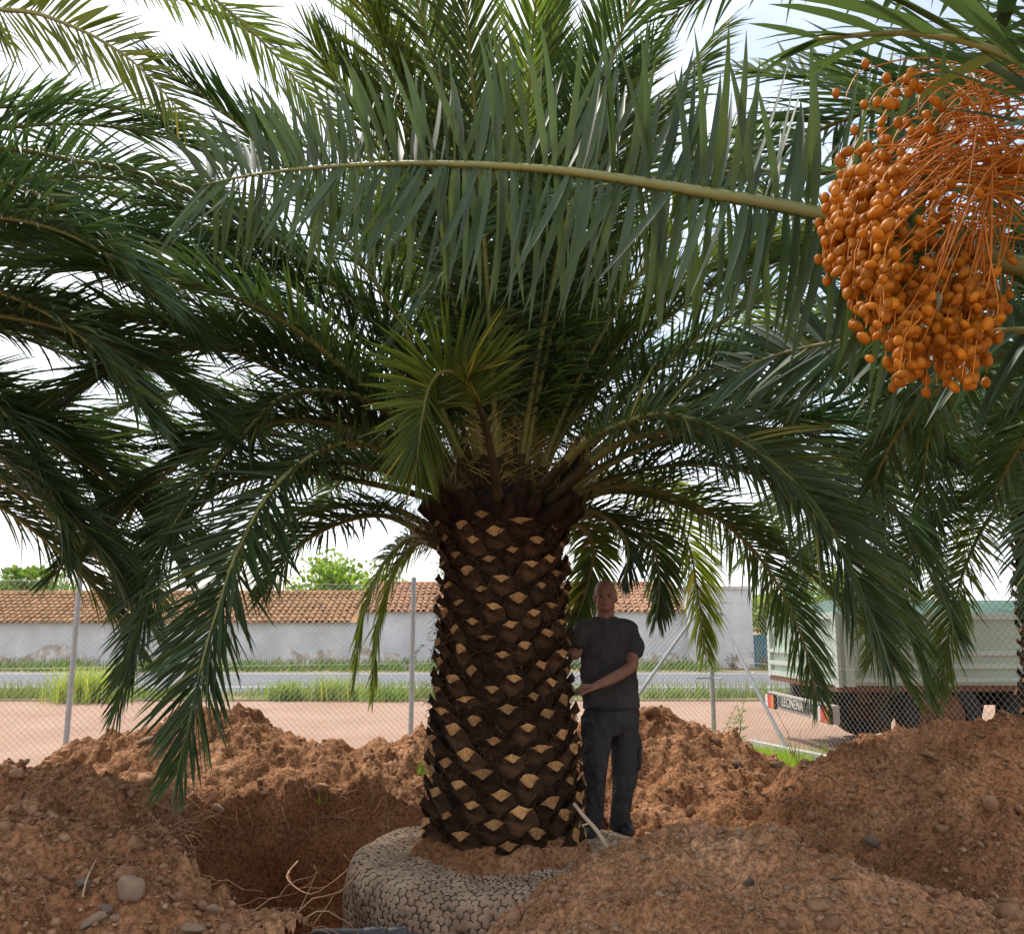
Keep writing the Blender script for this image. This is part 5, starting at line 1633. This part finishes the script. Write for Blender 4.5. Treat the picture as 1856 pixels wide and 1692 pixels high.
def broad_tree(px, py_top, py_base, Y, wpx, label, seed, tint, nleaf=2600, leaf=.16):
    r = np.random.default_rng(seed)
    top = at(px, py_top, Y); x = top[0]
    H = top[2]; Rw = wpx/FPX*Y/2
    t = empty('broadleaf_tree', (x, Y, 0)); setp(t, label, 'tree', 'trees behind the farm buildings')
    mb = MB(); tips = []
    tr = wiggly((0, 0, -.1), (0.05, 0, 1), H*.6, r, 8, .08)
    mb.tube(tr, np.linspace(.16, .07, len(tr)), 8)
    for k in range(16):
        q = tr[r.integers(3, len(tr))]
        a = r.uniform(0, 2*np.pi)
        b = wiggly(q, (math.cos(a)*.9, math.sin(a)*.9, r.uniform(.25, 1.1)), Rw*r.uniform(.7, 1.15), r, 7, .18)
        mb.tube(b, np.linspace(.05, .012, len(b)), 5)
        tips += [b[-1], b[-2], b[-4]]
    for _ in range(6): tips.append(tr[-1] + r.normal(size=3)*.5*np.array([Rw, Rw, .8])*.5)
    mb.build('trunk', M['bark'], t, smooth=True)
    tips = np.array(tips)
    c = tips[r.integers(len(tips), size=nleaf)] + r.normal(size=(nleaf, 3))*np.array([.34, .34, .3])*max(Rw/1.9, .5)
    c[:, 2] = np.minimum(c[:, 2], H*1.02)
    d = unit(r.normal(size=(nleaf, 3))); s = unit(np.cross(d, r.normal(size=(nleaf, 3))))
    l = leaf*r.uniform(.6, 1.3, (nleaf, 1))
    V = np.stack([c, c + d*l*.5 + s*l*.36, c + d*l, c + d*l*.5 - s*l*.36], 1).reshape(-1, 3)
    F = np.arange(nleaf*4).reshape(-1, 4)
    cr = link('crown', new_mesh('crown', V, F, [M['bush']]), t); cr.color = tint; cr['kind'] = 'stuff'
    return t
broad_tree(605, 985, 1205, 41.0, 190, 'round bright green tree rising behind the left tiled roof', 3, (1.25, 1.3, 1.0, 1), 5200, .26)
broad_tree(1400, 1085, 1205, 38.5, 120, 'olive green tree behind the teal gate', 4, (1.3, 1.2, 1.0, 1), 3000, .24)
broad_tree(1185, 1058, 1205, 44.0, 150, 'distant dark tree showing over the roof right of the man', 5, (.8, .9, .8, 1), 3000, .26)
broad_tree(1560, 1040, 1205, 43.0, 260, 'wide green tree behind the truck', 6, (1.0, 1.1, .9, 1), 4200, .28)
broad_tree(60, 1040, 1205, 46.0, 220, 'dark tree behind the roof at the far left', 7, (.8, .9, .8, 1), 3600, .28)
# ------------------------------------------------------------------ the man beside the trunk
skin = mat('tanned_skin', (0.23, 0.105, 0.065), (0.36, 0.18, 0.115), 14, 0.55, 0.3, 150, 0.35)
M['tee'] = mat('charcoal_tee', (0.058, 0.054, 0.053), (0.092, 0.086, 0.083), 7, 0.95, 1.0, 9, 0.1, bdist=0.05)
M['trouser'] = mat('dark_work_trousers', (0.040, 0.038, 0.040), (0.072, 0.068, 0.067), 7, 0.9, 1.0, 8, 0.1, bdist=0.05)
M['shoe'] = mat('black_shoe', (0.012, 0.012, 0.014), (0.03, 0.03, 0.033), 9, 0.6, 0.2, 40, 0.3)
M['eye'] = mat('dark_eye', (0.02, 0.012, 0.01), (0.03, 0.02, 0.015), 9, 0.2)
M['hair'] = mat('short_grey_hair', (0.10, 0.085, 0.075), (0.17, 0.15, 0.13), 30, 0.9, 0.5, 150)

def loft(rings, n=20):
    """rings: list of (centre, axis_a, axis_b) ellipses"""
    a = np.linspace(0, 2*np.pi, n, endpoint=False)
    V = []
    for c, u, v in rings:
        V.append(np.asarray(c, float) + np.cos(a)[:, None]*np.asarray(u, float) + np.sin(a)[:, None]*np.asarray(v, float))
    V = np.concatenate(V)
    K = len(rings)
    F = []
    for i in range(K-1):
        for j in range(n):
            k = (j+1) % n
            F.append((i*n+j, i*n+k, (i+1)*n+k, (i+1)*n+j))
    F.append(tuple(range(n-1, -1, -1))); F.append(tuple((K-1)*n+j for j in range(n)))
    return V, F

def limb(pts, rad, n=16, k=14, flat=1.0):
    p, _ = catmull(pts, k)
    r = np.interp(np.linspace(0, 1, k), np.linspace(0, 1, len(rad)), rad)
    # rounded ends
    T, S, N = frames(p)
    rings = [(p[0] - T[0]*r[0]*.6, S[0]*r[0]*.5, N[0]*r[0]*.5)]
    rings += [(p[i], S[i]*r[i], N[i]*r[i]*flat) for i in range(k)]
    rings += [(p[-1] + T[-1]*r[-1]*.6, S[-1]*r[-1]*.5, N[-1]*r[-1]*.5)]
    return loft(rings, n)

def blob(c, r, rot=0.0):
    V, F = SPH3
    W_ = V*np.asarray(r, float)
    if rot:
        ca, sa = math.cos(rot), math.sin(rot)
        W_ = np.stack([W_[:, 0]*ca - W_[:, 1]*sa, W_[:, 0]*sa + W_[:, 1]*ca, W_[:, 2]], -1)
    return W_ + np.asarray(c, float), [tuple(f) for f in F]

def fuse(name, pieces, voxel, m, parent, smooth=6, post=None):
    mb = MB()
    for V, F in pieces: mb.add(V, F)
    me = new_mesh('tmp', np.concatenate(mb.V), mb.F)
    o = bpy.data.objects.new('tmp', me); col.objects.link(o)
    md = o.modifiers.new('r', 'REMESH'); md.mode = 'VOXEL'; md.voxel_size = voxel; md.use_smooth_shade = True
    sm = o.modifiers.new('s', 'SMOOTH'); sm.iterations = smooth; sm.factor = .5
    dg = bpy.context.evaluated_depsgraph_get()
    out = bpy.data.meshes.new_from_object(o.evaluated_get(dg))
    bpy.data.objects.remove(o); bpy.data.meshes.remove(me)
    out.name = name
    n = len(out.vertices)
    co = np.empty(n*3, np.float32); out.vertices.foreach_get('co', co); co = co.reshape(-1, 3)
    if post is not None:
        co = post(co.astype(float)); out.vertices.foreach_set('co', co.astype(np.float32).ravel())
    out.materials.clear(); out.materials.append(m)
    out.polygons.foreach_set('use_smooth', np.ones(len(out.polygons), dtype=bool))
    out.update()
    return link(name, out, parent)

MAN = at(1096, 1512, 6.4); MAN[2] = BALL_TOP
man = empty('person', MAN)
setp(man, 'bald man in charcoal T-shirt and dark trousers touching the palm trunk', 'person')
def mp(px, py, dY=0.0):
    """point on the man, relative to his feet; dY = metres away from the camera"""
    return at(px, py, 6.4 + dY) - MAN
head_c = mp(1097, 1080, 0)
HS = 6.4/FPX                                   # metres per photograph pixel here
fx, fy = np.array([1., 0, 0]), np.array([0, 1., 0])
# --- skin: head, neck, arms, hands as one figure with the (clothed) trunk and legs inside
body = []
yaw = R(-6)
def hv(x, y, z):                                # head frame: x right of picture, -y towards camera
    ca, sa = math.cos(yaw), math.sin(yaw)
    return head_c + np.array([x*ca - y*sa, x*sa + y*ca, z])
body.append(blob(hv(0, .012, .030), (.077, .098, .088), yaw))                 # cranium
body.append(blob(hv(0, -.012, -.035), (.066, .078, .075), yaw))               # face
body.append(blob(hv(0, -.038, -.082), (.046, .046, .034), yaw))               # chin and jaw
for s in (-1, 1):
    body.append(blob(hv(s*.036, -.062, -.028), (.024, .020, .022), yaw))      # cheek
    body.append(blob(hv(s*.079, .010, -.020), (.010, .020, .033), yaw))       # ear
    body.append(blob(hv(s*.045, -.006, -.072), (.024, .045, .026), yaw))      # jaw corner
    body.append(blob(hv(s*.030, -.079, .010), (.026, .012, .009), yaw))       # brow
V, F = loft([(hv(0, -.082, .002), fx*.008, np.array([0, 0, .01])), (hv(0, -.094, -.018), fx*.011, np.array([0, 0, .011])), (hv(0, -.104, -.036), fx*.017, np.array([0, 0, .012])), (hv(0, -.085, -.044), fx*.013, np.array([0, 0, .006]))], 10)
body.append((V, F))                                                           # nose
body.append(blob(hv(0, -.083, -.062), (.024, .010, .007), yaw))               # lips
body.append(limb([mp(1098, 1142, .03), mp(1098, 1122, .02), hv(0, .02, -.05)], [.075, .062, .060]))     # neck
# inner trunk and legs
hipY = .05
def torso_ring(py, cx, hw, hd, dy=.05):
    c = mp(cx, py, dy); return (c, fx*hw*HS + fy*hw*HS*.12, fy*hd)
body.append(loft([torso_ring(1300, 1108, 40, .10), torso_ring(1250, 1108, 40, .10), torso_ring(1200, 1103, 42, .10), torso_ring(1150, 1099, 46, .10), torso_ring(1128, 1098, 38, .08), torso_ring(1116, 1098, 18, .06)], 20))
hipL, kneeL, ankL = mp(1084, 1300, .0), mp(1079, 1398, -.06), mp(1072, 1492, .0)
hipR, kneeR, ankR = mp(1132, 1300, .1), mp(1131, 1395, .05), mp(1124, 1492, .10)
body.append(limb([hipL, kneeL, ankL], [.07, .05, .04])); body.append(limb([hipR, kneeR, ankR], [.07, .05, .04]))
# arms
shR, elR, wrR = mp(1140, 1142, .06), mp(1146, 1207, -.09), mp(1080, 1243, -.33)
body.append(limb([shR, mp(1146, 1174, -.01), elR], [.050, .048, .043])); body.append(limb([elR, (elR + wrR)/2 + [0, 0, -.008], wrR], [.044, .042, .028], flat=.95))
shL, elL, wrL = mp(1052, 1138, -.02), mp(1044, 1186, -.06), mp(1026, 1180, -.10)
body.append(limb([shL, (shL+elL)/2, elL], [.052, .047, .042])); body.append(limb([elL, (elL+wrL)/2, wrL], [.042, .037, .028]))

def hand(w, d, up, thumb_side, curl=.25, s=1.0):
    """palm, four fingers and a thumb; d = pointing direction, up = back of the hand"""
    d = unit(d); up = unit(up - d*(up @ d)); sd = np.cross(d, up)*thumb_side
    out = []
    pc = w + d*.045*s
    out.append(loft([(w, sd*.026*s, up*.019*s), (w + d*.03*s, sd*.037*s, up*.017*s), (w + d*.065*s, sd*.043*s, up*.015*s), (w + d*.092*s, sd*.041*s, up*.012*s)], 14))
    for q, (off, L) in enumerate(((.031, .070), (.0105, .080), (-.0105, .075), (-.031, .058))):
        b = w + d*.086*s + sd*off*s
        p1 = b + (d + sd*off*2 - up*curl*.4)*L*.45*s
        p2 = p1 + (d - up*curl*1.4)*L*.32*s
        p3 = p2 + (d - up*curl*2.6)*L*.25*s
        out.append(limb([b - d*.01*s, p1, p2, p3], [.0098*s, .0092*s, .0086*s, .0070*s], 10, 9))
    tb = w + d*.028*s + sd*.028*s
    t1 = tb + (d*.55 + sd*.75 - up*.15)*.045*s
    out.append(limb([tb, t1, t1 + (d*.95 + sd*.2 - up*.2)*.035*s], [.0145*s, .0115*s, .0085*s], 10, 8))
    return out
trunk_dir = np.array([PALM[0], PALM[1]]) - (MAN[:2] + wrR[:2])
body += hand(wrR, mp(1046, 1253, -.40) - wrR, np.array([.15, -.35, 1.0]), 1, .22, 1.0)
body += hand(wrL, np.array([-.8, -.5, .25]), np.array([.2, .3, 1.0]), -1, .25, .95)
fuse('body', body, .0068, skin, man, 5)
for s in (-1, 1):
    V, F = blob(hv(s*.030, -.0825, -.005), (.0115, .006, .0045), yaw); link('eye', new_mesh('eye', V, F, [M['eye']], None, True), man)
    mbh = MB(); mbh.tube([hv(s*.012, -.092, .012), hv(s*.03, -.0935, .018), hv(s*.050, -.083, .012)], [.004, .005, .003], 6); mbh.build('eyebrow', M['hair'], man, smooth=True)
V, F = blob(hv(0, -.0925, -.0635), (.019, .003, .0018), yaw); link('mouth', new_mesh('mouth', V, F, [M['eye']], None, True), man)

def folds(amp, sc, seed):
    def f(co):
        x, y, z = co[:, 0], co[:, 1], co[:, 2]
        n = fbm(x*1.0 + z*.5 + y*.6, z*.45 - x*.9 + y*.4, sc, 4, .55, seed)
        n2 = fbm(x*.7 - z*.7 + y, z*.8 + y*.4, sc*.55, 3, .55, seed+5)
        c = co.mean(0)
        d = np.stack([x - c[0], y - c[1], np.zeros_like(x)], -1)
        d = unit(d)
        return co + d*(amp*n + amp*.6*n2)[:, None]
    return f
# T-shirt
tee = [loft([torso_ring(1284, 1108, 51, .128, .05), torso_ring(1262, 1107, 50, .132, .05), torso_ring(1225, 1104, 49, .130, .05), torso_ring(1190, 1101, 50, .132, .04),
             torso_ring(1160, 1099, 51, .130, .04), torso_ring(1138, 1098, 45, .115, .05), torso_ring(1126, 1098, 34, .095, .05), torso_ring(1119, 1098, 26, .080, .04), torso_ring(1117, 1098, 22, .070, .03)], 36)]
tee.append(limb([mp(1124, 1136, .08), mp(1141, 1142, .06), mp(1148, 1162, .02), mp(1148, 1184, -.03)], [.070, .072, .068, .066]))
tee.append(limb([mp(1072, 1136, .0), mp(1056, 1142, -.02), mp(1046, 1155, -.05), mp(1043, 1170, -.06)], [.066, .068, .066, .064]))
fuse('t_shirt', tee, .008, M['tee'], man, 7, folds(.026, .12, 3))
# trousers
tro = [loft([torso_ring(1272, 1108, 48, .122, .05), torso_ring(1290, 1108, 51, .132, .05), torso_ring(1312, 1108, 52, .132, .05), torso_ring(1330, 1108, 48, .115, .05)], 30)]
tro.append(limb([mp(1084, 1305, .02), mp(1081, 1345, -.02), kneeL, mp(1076, 1445, -.03), mp(1073, 1496, .0)], [.110, .102, .080, .070, .074], 20, 18))
tro.append(limb([mp(1132, 1305, .1), mp(1133, 1345, .07), kneeR, mp(1128, 1445, .06), mp(1123, 1496, .08)], [.110, .104, .084, .074, .076], 20, 18))
tr_o = fuse('trousers', tro, .008, M['trouser'], man, 7, folds(.026, .11, 8))
V, F = loft([(mp(1156, 1352, .06), fx*.012, fy*.05), (mp(1158, 1356, .06), fx*.022, fy*.07), (mp(1156, 1392, .06), fx*.022, fy*.07), (mp(1154, 1396, .06), fx*.012, fy*.05)], 16)
link('cargo_pocket', new_mesh('cargo_pocket', V, F, [M['trouser']], None, True), tr_o)
MB().tube([mp(1058, 1281, -.03), mp(1085, 1285, -.088), mp(1120, 1285, -.088), mp(1156, 1281, .03)], .012, 6).build('belt', M['shoe'], tr_o, smooth=True)
for (an, tw) in ((ankL, R(12)), (ankR, R(-16))):
    d = np.array([-math.sin(tw)*.0 + math.sin(tw)*-1, -math.cos(tw), 0]); sd = np.array([-d[1], d[0], 0])
    g0 = np.array([an[0], an[1], 0.0])
    up = Z3
    sh = [loft([(g0 - d*.10 + up*.035, sd*.022, up*.030), (g0 - d*.085 + up*.045, sd*.036, up*.044), (g0 - d*.02 + up*.052, sd*.042, up*.052), (g0 + d*.06 + up*.044, sd*.046, up*.044), (g0 + d*.13 + up*.034, sd*.048, up*.034), (g0 + d*.175 + up*.027, sd*.036, up*.026), (g0 + d*.19 + up*.024, sd*.015, up*.015)], 18)]
    sh.append(limb([g0 + up*.05 - d*.02, g0 + up*.13 - d*.025], [.046, .050]))
    fuse('shoe', sh, .006, M['shoe'], man, 3, lambda co: np.column_stack([co[:, 0], co[:, 1], np.maximum(co[:, 2], .004)]))
